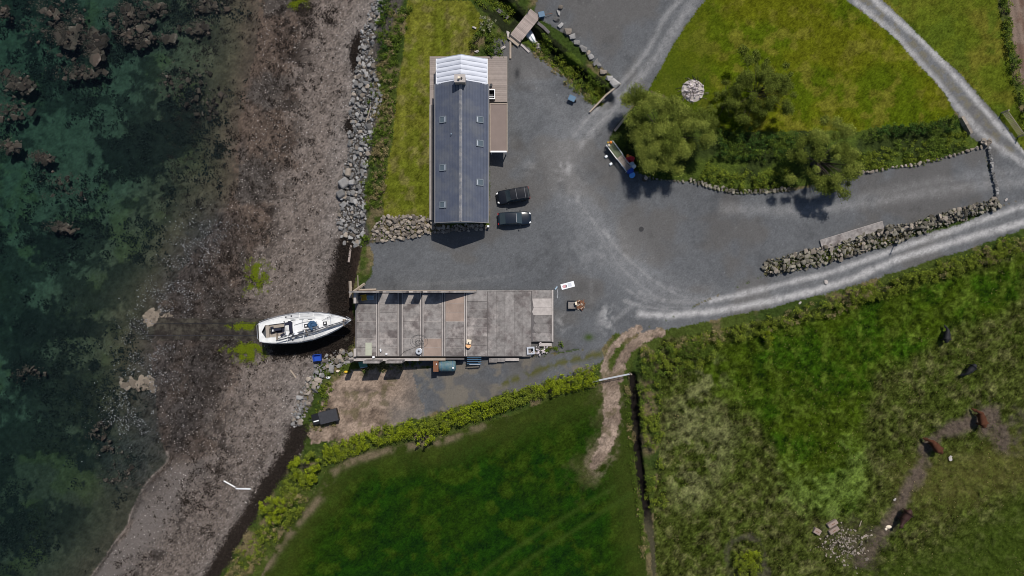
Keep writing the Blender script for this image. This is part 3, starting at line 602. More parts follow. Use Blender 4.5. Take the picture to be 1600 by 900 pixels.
# deck
dk0 = P3(672, 88, ZD); dk1 = P3(792, 160, ZD)
deck = thing('timber_deck', 'pale brown boarded deck wrapped round the north end of the house', 'deck', (hxm, dk0.y - 3, .1))
db = deck.location
def dbox(name, x0, x1, y0, y1, z0, z1, m, parent=deck): return B().box(((x0 + x1) / 2 - db.x, (y0 + y1) / 2 - db.y, (z0 + z1) / 2 - db.z), (x1 - x0, y1 - y0, z1 - z0)).o(name, m, parent)
nb = 0; y = dk0.y
while y > hy1 + .1:
    dbox('board', dk0.x, dk1.x, y - .28, y - .012, ZD - .06, ZD, M['deck']); y -= .28
ye = y
while y > dk1.y + .1:
    dbox('board', hx1 - .2, dk1.x, y - .28, y - .012, ZD - .06, ZD, M['deck']); y -= .28
y2 = ye; k = 0
for k in range(3): dbox('board', dk0.x + k * .3, dk0.x + k * .3 + .285, P3(0, 164, ZD).y, ye - .012, ZD - .06, ZD, M['deck'])
dbox('fascia', dk1.x, dk1.x + .05, dk1.y, dk0.y, .0, ZD - .002, M['timber']); dbox('fascia', dk0.x - .05, dk0.x, P3(0, 164, ZD).y, dk0.y, -.3, ZD - .002, M['timber'])
dbox('joists', dk0.x + .1, dk1.x - .1, hy1 + .2, dk0.y - .1, -.3, ZD - .08, M['darksteel'])
path = thing('edging_path', 'narrow concrete strip with pale kerb along the west wall of house', 'path', P3(676, 255, .5))
pb = path.location; py0 = P3(0, 344, .5).y; py1 = P3(0, 164, .5).y
B().box((.35, (py0 + py1) / 2 - pb.y, 0), (1.1, py1 - py0, .3)).o('slab', M['concrete_dark'], path)
B().box((-.32, (py0 + py1) / 2 - pb.y, .06), (.14, py1 - py0, .4)).o('kerb', M['concrete_pale'], path)
# white canopy at the gable
cano = thing('white_canopy', 'white ribbed sheet canopy over the deck at north gable', 'canopy', (hxm, (hy1 + 30.7) / 2, ZD))
cb = cano.location; zc = 4.75; zce = 2.95; cw = 3.35; ny = 6; cy0, cy1 = hy1 - .35, 30.22
for sgn in (-1, 1):
    for k in range(ny):
        ya = cy0 + (cy1 - cy0) * k / ny - cb.y; yb = cy0 + (cy1 - cy0) * (k + 1) / ny - cb.y; rings = []
        for j in range(5):
            yy = ya + (yb - ya) * j / 4; bow = .13 * math.sin(math.pi * j / 4) - .10 * (j / 4)
            row = []
            for i in range(7):
                t = i / 6; row.append((sgn * cw * t, yy, (zc + (zce - zc) * t) + bow + .05 * math.sin(t * 9 + k * 2) * math.sin(math.pi * j / 4) - cb.z))
            rings.append(row)
        B().loft(rings, close=False).o('sheet', M['sheet'], cano, smooth=True)
    for k in range(ny + 1):
        ya = cy0 + (cy1 - cy0) * k / ny - cb.y
        B().tube([(0, ya, zc - cb.z - .06), (sgn * cw, ya, zce - cb.z - .06)], .045, 6).o('rafter', M['steel'], cano)
    B().tube([(sgn * (cw + .02), cy0 - cb.y, zce - cb.z), (sgn * (cw + .02), cy1 - cb.y, zce - cb.z)], .06, 6).o('eave_rail', M['whiteplastic'], cano)
    for yy in (cy1 - .1, (cy0 + cy1) / 2): B().tube([(sgn * (cw - .05), yy - cb.y, 0), (sgn * (cw - .05), yy - cb.y, zce - cb.z)], .06, 8).o('post', M['whiteplastic'], cano)
# flat roofed porch
pz = 2.65; p0 = P3(765, 161, pz); p1 = P3(793, 238, pz)
porch = thing('flat_porch', 'flat brown felt roofed porch on the east side of the house', 'porch', ((p0.x + p1.x) / 2, (p0.y + p1.y) / 2, 0))
ob = porch.location; w, L = p1.x - p0.x, p0.y - p1.y
B().box((0, 0, pz - .09), (w - .24, L - .24, .1)).o('roof_felt', M['porch'], porch)
for dx, dy, a, c in ((-w / 2 + .06, 0, .12, L), (w / 2 - .06, 0, .12, L), (0, L / 2 - .06, w - .24, .12), (0, -L / 2 + .1, w - .24, .2)): B().box((dx, dy, pz - .06), (a, c, .2)).o('roof_trim', M['timber'] if dy >= 0 else M['white'], porch)
B().box((0, L * .13, pz / 2 - .1), (w - .4, L * .7, pz - .1)).o('wall', M['wall'], porch)
dw = B().box((w / 2 - .18, 1.2, 1.05), (.06, 1.0, 2.0)).o('door', M['trim'], porch); B().box((w / 2 - .13, .85, 1.05), (.05, .05, .14)).o('handle', M['steel'], dw)
for sx in (-1, 1): B().box((sx * (w / 2 - .2), -L / 2 + .25, pz / 2 - .08), (.12, .12, pz - .16)).o('post', M['white'], porch)
# box on deck
t = P3(768, 147, ZD + .9)
ob_ = thing('patio_box', 'white rimmed black open box on the deck beside the house wall', 'garden box', (t.x, t.y, ZD))
b = B()
for dx, dy, a, c in ((-.42, 0, .1, 1.3), (.42, 0, .1, 1.3), (0, .6, .74, .1), (0, -.6, .74, .1)): b.box((dx, dy, .83), (a, c, .14))
b.o('rim', M['white'], ob_); b = B()
for dx, dy, a, c in ((-.40, 0, .08, 1.2), (.40, 0, .08, 1.2), (0, .56, .72, .08), (0, -.56, .72, .08)): b.box((dx, dy, .38), (a, c, .76))
b.o('side', M['black'], ob_); B().box((0, 0, .2), (.7, 1.04, .05)).o('floor', M['black'], ob_); B().box((-.02, -.3, .72), (.7, .05, .04)).o('bar', M['steel'], ob_)
t = P3(764, 134, ZD); pt = thing('plant_pot', 'small dark pot on deck at the north east roof corner', 'pot', (t.x + .3, t.y, ZD))
B().lathe([(.12, 0), (.18, .35), (.2, .36), (.16, .34)], 10).o('pot', M['darksteel'], pt)
t = P3(762, 352, 0); dn = thing('white_marker', 'small white post at the south east corner of house', 'post', (t.x + .1, t.y - .2, gz(762, 354)))
B().box((0, 0, .3), (.2, .2, .7)).o('post', M['white'], dn); B().box((0, 0, .68), (.26, .26, .06)).o('cap', M['whiteplastic'], dn)

# ------------------------------------------------------------------ roofless concrete boat store
ZS = .06
shed = thing('concrete_boat_store', 'roofless concrete boat store with slab floor and broken parapet walls', 'boat store', (P3(700, 505, 0).x, P3(700, 505, 0).y, -.6))
sb = shed.location
def q2(ix, iy, z=ZS): p = P3(ix, iy, z); return (p.x - sb.x, p.y - sb.y)
def slab(name, x0, y0, x1, y1, z0, z1, m, parent=shed, bev=0.0):
    a = q2(x0, y0, z1); c = q2(x1, y1, z1); return B().box(((a[0] + c[0]) / 2, (a[1] + c[1]) / 2, (z0 + z1) / 2 - sb.z), (abs(c[0] - a[0]), abs(a[1] - c[1]), z1 - z0)).o(name, m, parent, bevel=bev)
slab('floor_base', 555, 456, 830, 557, -3.6, ZS - .05, M['concrete_dark']); slab('floor_base', 830.1, 454, 864, 534, -1.2, ZS - .05, M['concrete_dark'])
bays = [(557, 587.5), (593, 621), (629.5, 656), (662, 690), (696, 725), (730, 761.5)]
rr = random.Random(5); first = None
for bi, (x0, x1) in enumerate(bays):
    rows = [459, 474.3, 488.7, 502.3, 515.5, 529, 542.8, 556.5]
    if bi == 5: rows = [455, 471, 484, 497.5, 511.5, 525, 540, 556.5]
    for r0, r1 in zip(rows[:-1], rows[1:]):
        m = 'concrete_red' if (bi == 4 and r0 < 500) or (bi == 3 and r0 > 520 and rr.random() < .3) else 'concrete'
        g = .22
        slab('panel', x0 + g, r0 + g, x1 - g, r1 - g, ZS - .06, ZS + rr.uniform(-.012, .012), M[m])
for bi, (x0, x1) in enumerate(bays):
    for k, r0 in enumerate([474.3, 488.7, 502.3, 515.5, 529, 542.8] if bi < 5 else [471, 484, 497.5, 511.5, 525, 540]):
        if (bi * 7 + k * 3) % 5 != 0: slab('mortar_joint', x0 + .4, r0 - .19, x1 - .4, r0 + .19, ZS - .06, ZS - .012, M['concrete_pale'])
for i in range(5):                                    # raised beams with a channel between the bays
    xa, xb = bays[i][1], bays[i + 1][0]
    bm_ = slab('beam', xa + .3, 458, xa + 1.7, 556.6, ZS - .06, ZS + .05, M['concrete_pale'])
    slab('beam', xb - 1.7, 458, xb - .3, 556.6, ZS - .06, ZS + .05, M['concrete_pale'])
    slab('channel', xa + 1.8, 458, xb - 1.8, 556.4, ZS - .08, ZS - .03, M['concrete_dark'])
for x0, x1 in ((762, 775.5), (775.5, 789), (789, 803.5), (803.5, 816), (816, 830)): slab('strip', x0 + .15, 455.5, x1 - .15, 556.5 if x1 < 817 else 557, ZS - .06, ZS + rr.uniform(-.015, .015), M['concrete'])
for r0, r1, x0 in ((454, 466, 831.5), (466, 480, 831.5), (480, 492.5, 834), (492.5, 506, 836), (506, 520, 835), (520, 533, 831.5)):
    z1 = ZS + rr.uniform(-.04, .04); a = [q2(x0, r0 + .2, z1), q2(862, r0 + .2, z1), q2(862, r1 - .2, z1), q2(x0 + rr.uniform(-2, 3), r1 - .2, z1)]
    if x0 > 832: a.append(q2(x0 - 2.5, (r0 + r1) / 2 + 1, z1))
    B().prism(a, ZS - .1 - sb.z, z1 - sb.z).o('broken_panel', M['concrete_pale' if r0 < 492 and r0 > 460 else 'concrete'], shed)
slab('edge_beam', 862.2, 453, 864.6, 534, ZS - .1, ZS + .06, M['concrete_pale'])
slab('edge_strip', 745, 453.6, 862, 455.2, ZS - .1, ZS + .02, M['concrete'])
slab('apron', 842, 536, 862, 541, -.6, -.1, M['concrete_pale'])
def wall(xa, xb, y, th, z0, za, zb, m, name='wall_pier'):
    a = P3(xa, y, z0); c = P3(xb, y, z0); x0, x1 = a.x - sb.x, c.x - sb.x; yy = a.y - sb.y
    v = [(x0, yy - th / 2, z0 - sb.z), (x1, yy - th / 2, z0 - sb.z), (x1, yy + th / 2, z0 - sb.z), (x0, yy + th / 2, z0 - sb.z),
         (x0, yy - th / 2, za - sb.z), (x1, yy - th / 2, zb - sb.z), (x1, yy + th / 2, zb - sb.z), (x0, yy + th / 2, za - sb.z)]
    return B().add(v, [(3, 2, 1, 0), (4, 5, 6, 7), (0, 1, 5, 4), (1, 2, 6, 5), (2, 3, 7, 6), (3, 0, 4, 7)]).o(name, m, shed)
WT = 2.9
segs = [(555, 600, WT, WT), (611, 641.5, WT, WT), (651, 663, WT, WT), (672.5, 690, WT, WT), (690.1, 745, WT, .15)]
for xa, xb, za, zb in segs: wall(xa, xb, 455.8, .22, -.8, za, zb, M['concrete'])
for xa, xb, h_ in ((600.1, 610.9, .12), (641.6, 650.9, .75), (663.1, 672.4, .75)): wall(xa, xb, 455.8, .21, -.8, h_, h_, M['concrete_pale'], 'sill')
wall(555, 745, 454.4, .12, -.8, .12, .12, M['timber'], 'coping')
for xa, xb, z in ((555, 562.5, 2.7), (582, 606, 2.7), (615, 639, 2.6)): wall(xa, xb, 558.6, .3, -3.5, z, z - .1, M['concrete'])
wall(555, 660, 557.6, .34, -3.5, .35, .28, M['concrete_pale'], 'parapet'); wall(660.2, 700, 557.3, .3, -3.5, .2, .15, M['timber'], 'parapet')
wall(700.2, 728, 556.8, .2, -3.5, .02, .02, M['concrete_dark'], 'parapet')
for y0, y1, z in ((456, 474, 1.7), (545, 557, 1.0)): slab('corner_wall', 552.5, y0, 556.2, y1, -3.5, z, M['concrete_pale'])
slab('low_platform', 764, 559.5, 776.5, 566.5, -2.2, -.45, M['concrete']); slab('low_platform', 777, 559.5, 789, 565.5, -2.2, -.42, M['concrete']); slab('low_platform', 789.5, 559.5, 811, 564, -2.2, -.40, M['concrete_pale'])

def plain(name, label, cat, b, m, loc, rz=0, smooth=False, bevel=0.0, group=None):
    o = b.o(name, M[m], None, smooth, bevel, loc=loc, rot=(0, 0, rz)); return tag(o, label, cat, group)
def on(ix, iy, z): return P3(ix, iy, z)
# things standing on the slab floor
def crate(name, label, ix, iy, z, d, m, rz=0):
    t = thing(name, label, 'crate', on(ix, iy, z), rz); th = .05
    for dx, dy, a, c in ((-d[0] / 2 + th / 2, 0, th, d[1]), (d[0] / 2 - th / 2, 0, th, d[1]), (0, d[1] / 2 - th / 2, d[0] - 2 * th, th), (0, -d[1] / 2 + th / 2, d[0] - 2 * th, th)):
        B().box((dx, dy, d[2] / 2), (a, c, d[2])).o('side', M[m], t)
    B().box((0, 0, .03), (d[0] - 2 * th - .004, d[1] - 2 * th - .004, .04)).o('bottom', M[m], t); return t
crate('grey_crate', 'grey crate in the shaded north west corner of boat store', 562, 466, ZS, (.7, .55, .4), 'greyplastic')
tb = crate('yellow_tub', 'yellow tub between the grey and pale blue crates', 569.5, 465, ZS, (.75, .75, .45), 'yellow', .2)
crate('pale_blue_crate', 'pale blue crate right of the yellow tub under the north wall', 579, 465, ZS, (.85, .55, .45), 'paleblue')
plain('pale_board', 'pale green flat board lying on the boat store floor', 'board', B().box((0, 0, .03), (.86, 1.75, .04)).box((0, .43, .06), (.8, .82, .03)), 'palegreen', on(576, 545.5, ZS + .012))
t = thing('plastic_drum', 'cream and orange plastic drum standing on the boat store floor', 'drum', on(732.5, 537, ZS + .02), -.15)
B().lathe([(.32, 0), (.38, .06), (.38, .5), (.33, .56)], 14, (0, -.22, 0)).o('orange_lower_drum', M['peach'], t, smooth=False)
B().box((0, .3, .42), (.66, .6, .84)).o('cream_tank', M['cream'], t, bevel=.08); B().lathe([(.09, 0), (.09, .12)], 8, (.0, .2, .84)).o('cap', M['darksteel'], t)
for a, cc, lb in (((595, 547), (.2, .42, .3), 'small white canister standing on the second floor bay'), ((604, 553), (.3, .24, .2), 'small white tub near the south edge of second bay'), ((584, 558), (.35, .3, .3), 'pale rubble block on the parapet of the first bay')):
    plain('white_tub', lb, 'tub', B().box((0, 0, cc[2] / 2), cc, taper=.9), 'whiteplastic', on(a[0], a[1], ZS + .02 if a[1] < 557 else .33), .2, bevel=.03)
t = thing('cable_drum', 'grey round drum on the floor beside the coiled dark cable', 'drum', on(655, 548.5, ZS + .01)); B().lathe([(.42, 0), (.42, .1), (.36, .12), (.36, .35), (.42, .37), (.42, .45)], 16).o('drum', M['steel'], t); B().lathe([(.14, .44), (.14, .5)], 10).o('hub', M['darksteel'], t)
pts = []; rr = random.Random(3)
for i in range(90):
    a = i * .42; r = .5 + .35 * math.sin(i * .23) + .28 * math.sin(i * .11 + 1); pts.append((r * math.cos(a) * 1.1, r * math.sin(a) * .9, .03 + .001 * i))
pts += [(-1.2, -1.0, .05), (-2.0, -1.3, .04), (-2.7, -2.0, .04)]
plain('cable_coil', 'dark cable coiled loosely on the floor across two bays', 'cable', B().tube(pts, .012, 4), 'darksteel', on(655, 534, ZS + .06))
# oil tank on the low ground
z = gz(700, 576); t = thing('oil_tank', 'teal horizontal oil tank on the south side of boat store', 'tank', (P3(699, 571.5, z + 1.2).x, P3(699, 571.5, z + 1.2).y, z))
B().lathe([(.05, -1.2), (.6, -1.16), (.74, -1.05), (.78, -.9), (.78, .9), (.74, 1.05), (.6, 1.16), (.05, 1.2)], 24).o('shell', M['teal'], t, smooth=True, rot=(0, math.pi / 2, 0), loc=(0, 0, 1.15))
for x in (-.75, 0, .75): B().lathe([(.795, -.03), (.795, .03)], 24).o('band', M['bluegrey'], t, rot=(0, math.pi / 2, 0), loc=(x, 0, 1.15))
for x in (-.8, .8): B().box((x, 0, .25), (.25, 1.3, .5)).o('cradle', M['concrete'], t)
B().lathe([(.12, 0), (.12, .14)], 10, (.85, -.2, 1.88)).o('filler_cap', M['white'], t)
t = thing('rust_red_cabinet', 'narrow rust red cabinet beside the left end of the teal tank', 'cabinet', (P3(681, 571, z + 1.7).x, P3(681, 571, z + 1.7).y, z - .1))
B().box((0, 0, .9), (.66, 1.66, 1.8)).o('case', M['rust'], t, bevel=.03); B().box((0, 0, 1.84), (.72, 1.72, .06)).o('lid', M['rustdark'], t); B().box((.1, .2, 1.9), (.14, .14, .08)).o('cap', M['whiteplastic'], t)
z = gz(742, 566); t = thing('metal_frame_rack', 'dark blue metal frame rack beside the wall right of the tank', 'rack', (P3(741, 563, z + 1).x, P3(741, 563, z + 1).y, z))
for x in (-.9, .9):
    for y in (-.4, .4): B().box((x, y, .6), (.07, .07, 1.2)).o('leg', M['darksteel'], t)
for y in (-.45, -.15, .15, .45): B().box((0, y, 1.23), (1.95, .09, .06)).o('rail', M['bluegrey'], t)
B().box((.1, -.53, 1.27), (1.5, .06, .1)).o('rail', M['steel'], t); B().box((-.2, 0, .9), (1.5, .8, .06)).o('shelf', M['darksteel'], t)
z = gz(829, 548); t = thing('hollow_block', 'grey hollow concrete block beside the white rubble heap', 'block', (P3(829, 547, z).x, P3(829, 547, z).y, z), .05)
for dx, dy, a, c in ((-.42, 0, .2, 1.0), (.42, 0, .2, 1.0), (0, .4, .64, .2), (0, -.42, .64, .16)): B().box((dx, dy, .45), (a, c, .9)).o('side', M['steel'], t)
z = gz(842, 548); t = thing('rubble_heap', 'heap of white broken rubble beside the slab edge', 'rubble', (P3(842, 548, z).x, P3(842, 548, z).y, z))
for i in range(26):
    s = rr.uniform(.2, .5); obj('rubble_piece', rr.choice(ROCK['ash']), t, loc=(rr.gauss(0, .5), rr.gauss(0, .33), .2 + rr.uniform(0, .3)), rot=(rr.random() * 6, rr.random() * 6, rr.random() * 6), scale=(s * 1.5, s, s * .7))
z = gz(569, 568); t = thing('green_sheet', 'bent green sheet leaning on the shaded south wall', 'sheet', (P3(569, 569, z).x, P3(569, 569, z + .8).y, z))
B().box((0, 0, .8), (1.1, .9, .05), rx=.5, rz=.15).o('panel', M['teagreen'], t); B().box((.05, -.46, .56), (1.05, .07, .08), rz=.15).o('lip', M['paleblue'], t)
for dx in (-.4, .4): B().box((dx, .1, .4), (.06, .06, .8)).o('leg', M['darksteel'], t)

# timber posts at the shed corner
z = gz(549, 445); t = thing('weathered_timbers', 'weathered timber posts and braces at north west corner of store', 'timbers', (P3(549, 446, 0).x, P3(549, 446, 0).y, z))
def bar(t, a, b_, w, m='timber', name='beam'):
    pa = P3(a[0], a[1], a[2]) - t.location; pb_ = P3(b_[0], b_[1], b_[2]) - t.location
    return B().tube([pa, pb_], w, 4).o(name, M[m], t)
bar(t, (547, 439, .6), (548, 465, .6), .2); bar(t, (552, 456, .75), (570, 443, .15), .17); bar(t, (559, 430, .1), (559.5, 449, .1), .06)
bar(t, (560, 453.4, .35), (588, 452.6, .2), .16); bar(t, (549, 450, z), (549, 450, .6), .15, name='post'); bar(t, (549, 462, z), (549, 462, .6), .15, name='post')
bar(t, (568, 444, gz(568, 444)), (568, 444, .25), .08, name='post'); bar(t, (553, 455, z - .2), (553, 455, .8), .1, name='post')

# ------------------------------------------------------------------ slipway and the stranded yacht
sw = []
for (ix, y0, y1) in ((205, 500, 530), (230, 498, 531), (255, 496, 533), (280, 498, 531), (305, 497, 532), (330, 499, 530), (365, 497, 532), (400, 498, 531), (430, 499, 530), (470, 499, 531), (545, 503, 532)):
    zc_ = gz(ix, (y0 + y1) / 2) + .07; sw.append((P3(ix, y0, zc_), P3(ix, y1, zc_)))
b = B(); rings = [[a, c, c - Vector((0, 0, .6)), a - Vector((0, 0, .6))] for a, c in sw]; b.loft(rings)
slipo = b.o('slipway', M['slip']); struct(slipo)
for yk in (505, 524):
    B().tube([P3(ix, yk, gz(ix, 514) + .15) for ix in (225, 270, 330, 400, 470, 540)], .03, 5).o('rail', M['darksteel'], slipo)

zb_ = gz(475, 515); bow = P3(551, 500.5, .1); stern = P3(409, 519, -.3)
yv = bow - stern; yaw = math.atan2(yv.y, yv.x); BL = yv.length
yacht = thing('sailing_yacht', 'white sailing yacht aground on the slipway with its mast laid on deck', 'yacht', ((bow.x + stern.x) / 2, (bow.y + stern.y) / 2, zb_ + .1), yaw)
body = yacht
HEEL = R(-12)                                          # leaning to port (away from the low shade side)
tilt = Matrix.Rotation(HEEL, 4, 'X'); lift = Matrix.Translation((0, 0, 2.95))
BW = 1.10
bs = [(a_, b_ * BW, c_, d_) for a_, b_, c_, d_ in [(0, 1.20, .05, .55), (.04, 1.34, .04, .75), (.12, 1.56, .02, 1.1), (.25, 1.78, 0, 1.4), (.42, 1.88, 0, 1.55), (.58, 1.74, .03, 1.5), (.72, 1.38, .09, 1.3), (.84, .92, .15, 1.0), (.93, .45, .21, .7), (.98, .15, .25, .45), (1, .03, .27, .3)]]
def place(o):
    m_ = lift @ tilt @ Matrix.LocRotScale(o.location, o.rotation_euler, o.scale); o.location, q_, o.scale = m_.decompose(); o.rotation_euler = q_.to_euler(); return o
def sec(t, w, sh, d, ks):
    x = (t - .5) * BL; return [(x - (.35 if t > .9 else 0) * (t - .9) / .1 * k2, s * w * k, sh - d * k2) for s, k, k2 in ks]
upk = [(-1, 1, 0), (-1, .985, .35), (-1, .93, .6)]; upk2 = [(1, .93, .6), (1, .985, .35), (1, 1, 0)]
lo_ = [(-1, .925, .61), (-1, .72, .85), (0, 0, 1.05), (1, .72, .85), (1, .925, .61)]
for nm, ks, m in (('hull_side', upk, 'gelcoat'), ('hull_side', upk2, 'gelcoat'), ('bottom', lo_, 'antifoul')):
    b = B(); b.loft([sec(t, w, sh, d, ks) for t, w, sh, d in bs], close=False); ho = place(b.o(nm, M[m], yacht, smooth=True))
b = B(); x = -.5 * BL; b.add([(x - .02, -1.32, .05), (x - .02, 1.32, .05), (x - .02, 1.2, -.3), (x - .02, 0, -.55), (x - .02, -1.2, -.3)], [(0, 1, 2, 3, 4)]); tr_ = place(b.o('transom', M['gelcoat'], yacht))
place(B().box((x + .15, 1.22, -.22), (.5, .06, .16)).o('red_stern_stripe', M['stripe'], yacht)); place(B().box((x + .35, -1.36, -.22), (.6, .06, .16)).o('red_stern_stripe', M['stripe'], yacht))
place(B().box((0, 0, -1.55), (2.4, .22, .9), taper=1.15).o('keel', M['antifoul'], yacht))
# deck as a rim of side decks round a cockpit well
def half(t):
    return float(np.interp(t, [q[0] for q in bs], [q[1] for q in bs])), float(np.interp(t, [q[0] for q in bs], [q[2] for q in bs]))
CX0, CX1, CWD = .07, .285, .88
b = B(); ts = [0, .03, CX0, .12, .2, CX1, .34, .42, .5, .58, .66, .72, .78, .84, .89, .93, .97, 1.0]; 
for s in (-1, 1):
    rows = []
    for t in ts:
        w, sh = half(t); inner = CWD if CX0 <= t <= CX1 else 0.0
        rows.append([((t - .5) * BL, s * w * .985, sh + .015), ((t - .5) * BL, s * max(inner, w * .5 if inner == 0 else inner), sh + .05), ((t - .5) * BL, s * inner, sh + (.07 if inner == 0 else .05))])
    b.loft(rows, close=False)
for t in (CX0, CX1):
    pass
place(b.o('deck', M['deckpaint'], yacht))
cx0, cx1 = (CX0 - .5) * BL, (CX1 - .5) * BL; cl = cx1 - cx0; cm = (cx0 + cx1) / 2
ck = place(B().box((cm, 0, -.55), (cl, .75, .05)).o('cockpit_sole', M['canvas'], yacht))
for s in (-1, 1):
    place(B().box((cm, s * .62, -.38), (cl - .1, .46, .4)).o('cockpit_seat', M['teak'], yacht)); place(B().box((cm, s * .90, -.2), (cl, .05, .62)).o('coaming', M['gelcoat'], yacht))
place(B().box((cx0 + .25, 0, -.28), (.45, 1.7, .6)).o('stern_locker', M['teak'], yacht)); place(B().box((cx1 - .02, 0, -.15), (.06, 1.78, .8)).o('bulkhead', M['gelcoat'], yacht))
wo_ = B().tube([(0, .42 * math.cos(a), .42 * math.sin(a)) for a in np.linspace(0, 6.283, 19)], .03, 5).o('wheel', M['black'], yacht, loc=(cx0 + .85, 0, .1)); place(wo_)
place(B().box((cx0 + 1.05, 0, -.15), (.2, .26, .8)).o('wheel_pedestal', M['gelcoat'], yacht)); place(B().box((cx0 + 1.65, .1, -.2), (.95, .34, .5)).o('cockpit_table', M['canvas'], yacht))
place(B().box((cx0 + .85, .45, -.1), (.4, .3, .18)).o('cushion', M['canvas'], yacht)); place(B().box((cx0 + 2.3, -.75, .0), (.55, .35, .3), rz=.4).o('cushion', M['canvas'], yacht))
# cabin trunk
rings = []
for t, w in ((CX1, 1.02), (.4, 1.08), (.5, 1.0), (.6, .82), (.7, .52), (.76, .3)):
    x = (t - .5) * BL; h_ = .34 * min(1, (.79 - t) / .2) + .08
    rings.append([(x, -w, .03), (x, -w * .86, h_ * .9), (x, 0, h_ + .06), (x, w * .86, h_ * .9), (x, w, .03)])
b = B(); b.loft(rings, close=True); ct = place(b.o('cabin_roof', M['gelcoat'], yacht))
for s in (-1, 1):
    for t in (.38, .47, .56):
        place(B().box(((t - .5) * BL, s * (1.07 - (t - .38) * 1.1), .2), (.6, .04, .14), rz=-s * .12).o('cabin_window', M['glass'], yacht))
for t, yy in ((.52, 0), (.72, .02)): place(B().box(((t - .5) * BL, yy, .50 if t < .6 else .36), (.5, .5, .08)).o('hatch', M['black'], yacht)); place(B().box(((t - .5) * BL, yy, .55 if t < .6 else .41), (.2, .2, .05)).o('hatch_glass', M['lamp'], yacht))
# spray hood: curved navy canvas over the companionway
rings = []
for x_, hh in ((cx1 - .1, .55), (cx1 + .25, .95), (cx1 + .8, .9), (cx1 + 1.15, .45)):
    rings.append([(x_ + (.25 if abs(a) > 60 else 0) * -1, 1.02 * math.sin(R(a)), .1 + hh * max(0, math.cos(R(a))) ** .7) for a in range(-88, 89, 22)])
b = B(); b.loft(rings[2:], close=False); place(b.o('sprayhood', M['canvas'], yacht)); b = B(); b.loft(rings[:2], close=False)
place(B().tube(rings[1], .04, 5).o('sprayhood_hoop', M['canvas'], yacht)); place(B().box((cx1 + .5, .05, .5), (.75, .7, .05)).o('companionway_hatch', M['gelcoat'], yacht))
place(B().box((cx1 + .55, .62, .55), (.9, .4, .06), rz=.1).o('grab_board', M['canvas'], yacht))
# mast and boom laid along the starboard side deck
ms = [(-.30 * BL, -1.55, .85), (.10 * BL, -1.05, .75), (.485 * BL, -.12, .75)]
mo = place(B().tube(ms, .085, 8).o('mast', M['spar'], yacht))
for t_ in (.22, .5):
    p = Vector(ms[0]).lerp(Vector(ms[1]), t_ * 1.4 if t_ < .5 else .75); place(B().tube([p + Vector((-.12, -.55, -.02)), p + Vector((.12, .55, .05))], .04, 5).o('spreader', M['white'], yacht))
place(B().tube([(-.28 * BL, -1.28, .7), (.05 * BL, -.55, .7), (.16 * BL, -.3, .72)], .07, 7).o('boom', M['spar'], yacht))
place(B().tube([(-.2 * BL, -1.42, .92), (.15 * BL, -.72, .95), (.48 * BL, -.02, .9)], .05, 6).o('furled_sail', M['canvas'], yacht))
for x_ in (-.3, .02, .42): place(B().box((x_ * BL, -.9 + max(0, x_) * 1.6, .35), (.07, .9, .75)).o('mast_support', M['timber'], yacht))
place(B().lathe([(.02, 0), (.34, .02), (.36, .12), (.3, .2), (.02, .22)], 16, (cx1 + 1.6, -.85, .55)).o('radome', M['whiteplastic'], yacht, smooth=True))
place(B().lathe([(.02, 0), (.2, .02), (.2, .12), (.02, .16)], 12, (cx1 + .8, -1.15, .5)).o('float', M['white'], yacht))
rr = random.Random(9)
for i in range(9):
    place(B().lathe([(.02, 0), (.26, .04), (.3, .15), (.18, .28), (.02, .3)], 9).o('sail_bundle', M['bluecloth'], yacht, smooth=True, loc=(.065 * BL + rr.uniform(-.2, 1.3), rr.uniform(-.45, .55), .50 - .02 * i), rot=(rr.uniform(-.4, .4), rr.uniform(-.4, .4), rr.random() * 3), scale=(rr.uniform(1, 2.2), rr.uniform(.6, 1), rr.uniform(.7, 1.1))))
place(B().box((.43 * BL, 0, .34), (.4, .5, .14)).o('windlass', M['teak'], yacht))
rr = random.Random(31)
for i in range(14):                                   # loose ropes and sheets on deck
    x_ = rr.uniform(-.12, .36) * BL; w_ = half(x_ / BL + .5)[0] * .8; y_ = rr.uniform(-w_, w_ * .6); L_ = rr.uniform(.8, 2.6); a_ = rr.uniform(-.35, .35) + rr.choice((0, 0, 0, 1.3)); hz = .1 if abs(y_) > .95 else .55 if x_ < .1 * BL else .4
    place(B().tube([(x_, y_, hz), (x_ + L_ * .5 * math.cos(a_), y_ + L_ * .5 * math.sin(a_) + .08, hz + .02), (x_ + L_ * math.cos(a_), y_ + L_ * math.sin(a_), hz)], .022, 4).o('rope', M['darksteel' if i % 3 else 'bluecloth'], yacht))
for s in (-1, 1):
    for ta, tb in ((.30, .44), (.45, .59), (.60, .72)):
        wa, wb = half(ta)[0], half(tb)[0]; place(B().add([((ta - .5) * BL, s * wa * .95, .06), ((tb - .5) * BL, s * wb * .95, .09), ((tb - .5) * BL, s * wb * .68, .13), ((ta - .5) * BL, s * wa * .68, .11)], [(0, 1, 2, 3)]).o('nonskid_panel', M['nonskid'], yacht))
place(B().add([((.74 - .5) * BL, -.95, .16), ((.86 - .5) * BL, -.55, .20), ((.86 - .5) * BL, .55, .20), ((.74 - .5) * BL, .95, .16)], [(0, 1, 2, 3)]).o('nonskid_panel', M['nonskid'], yacht))
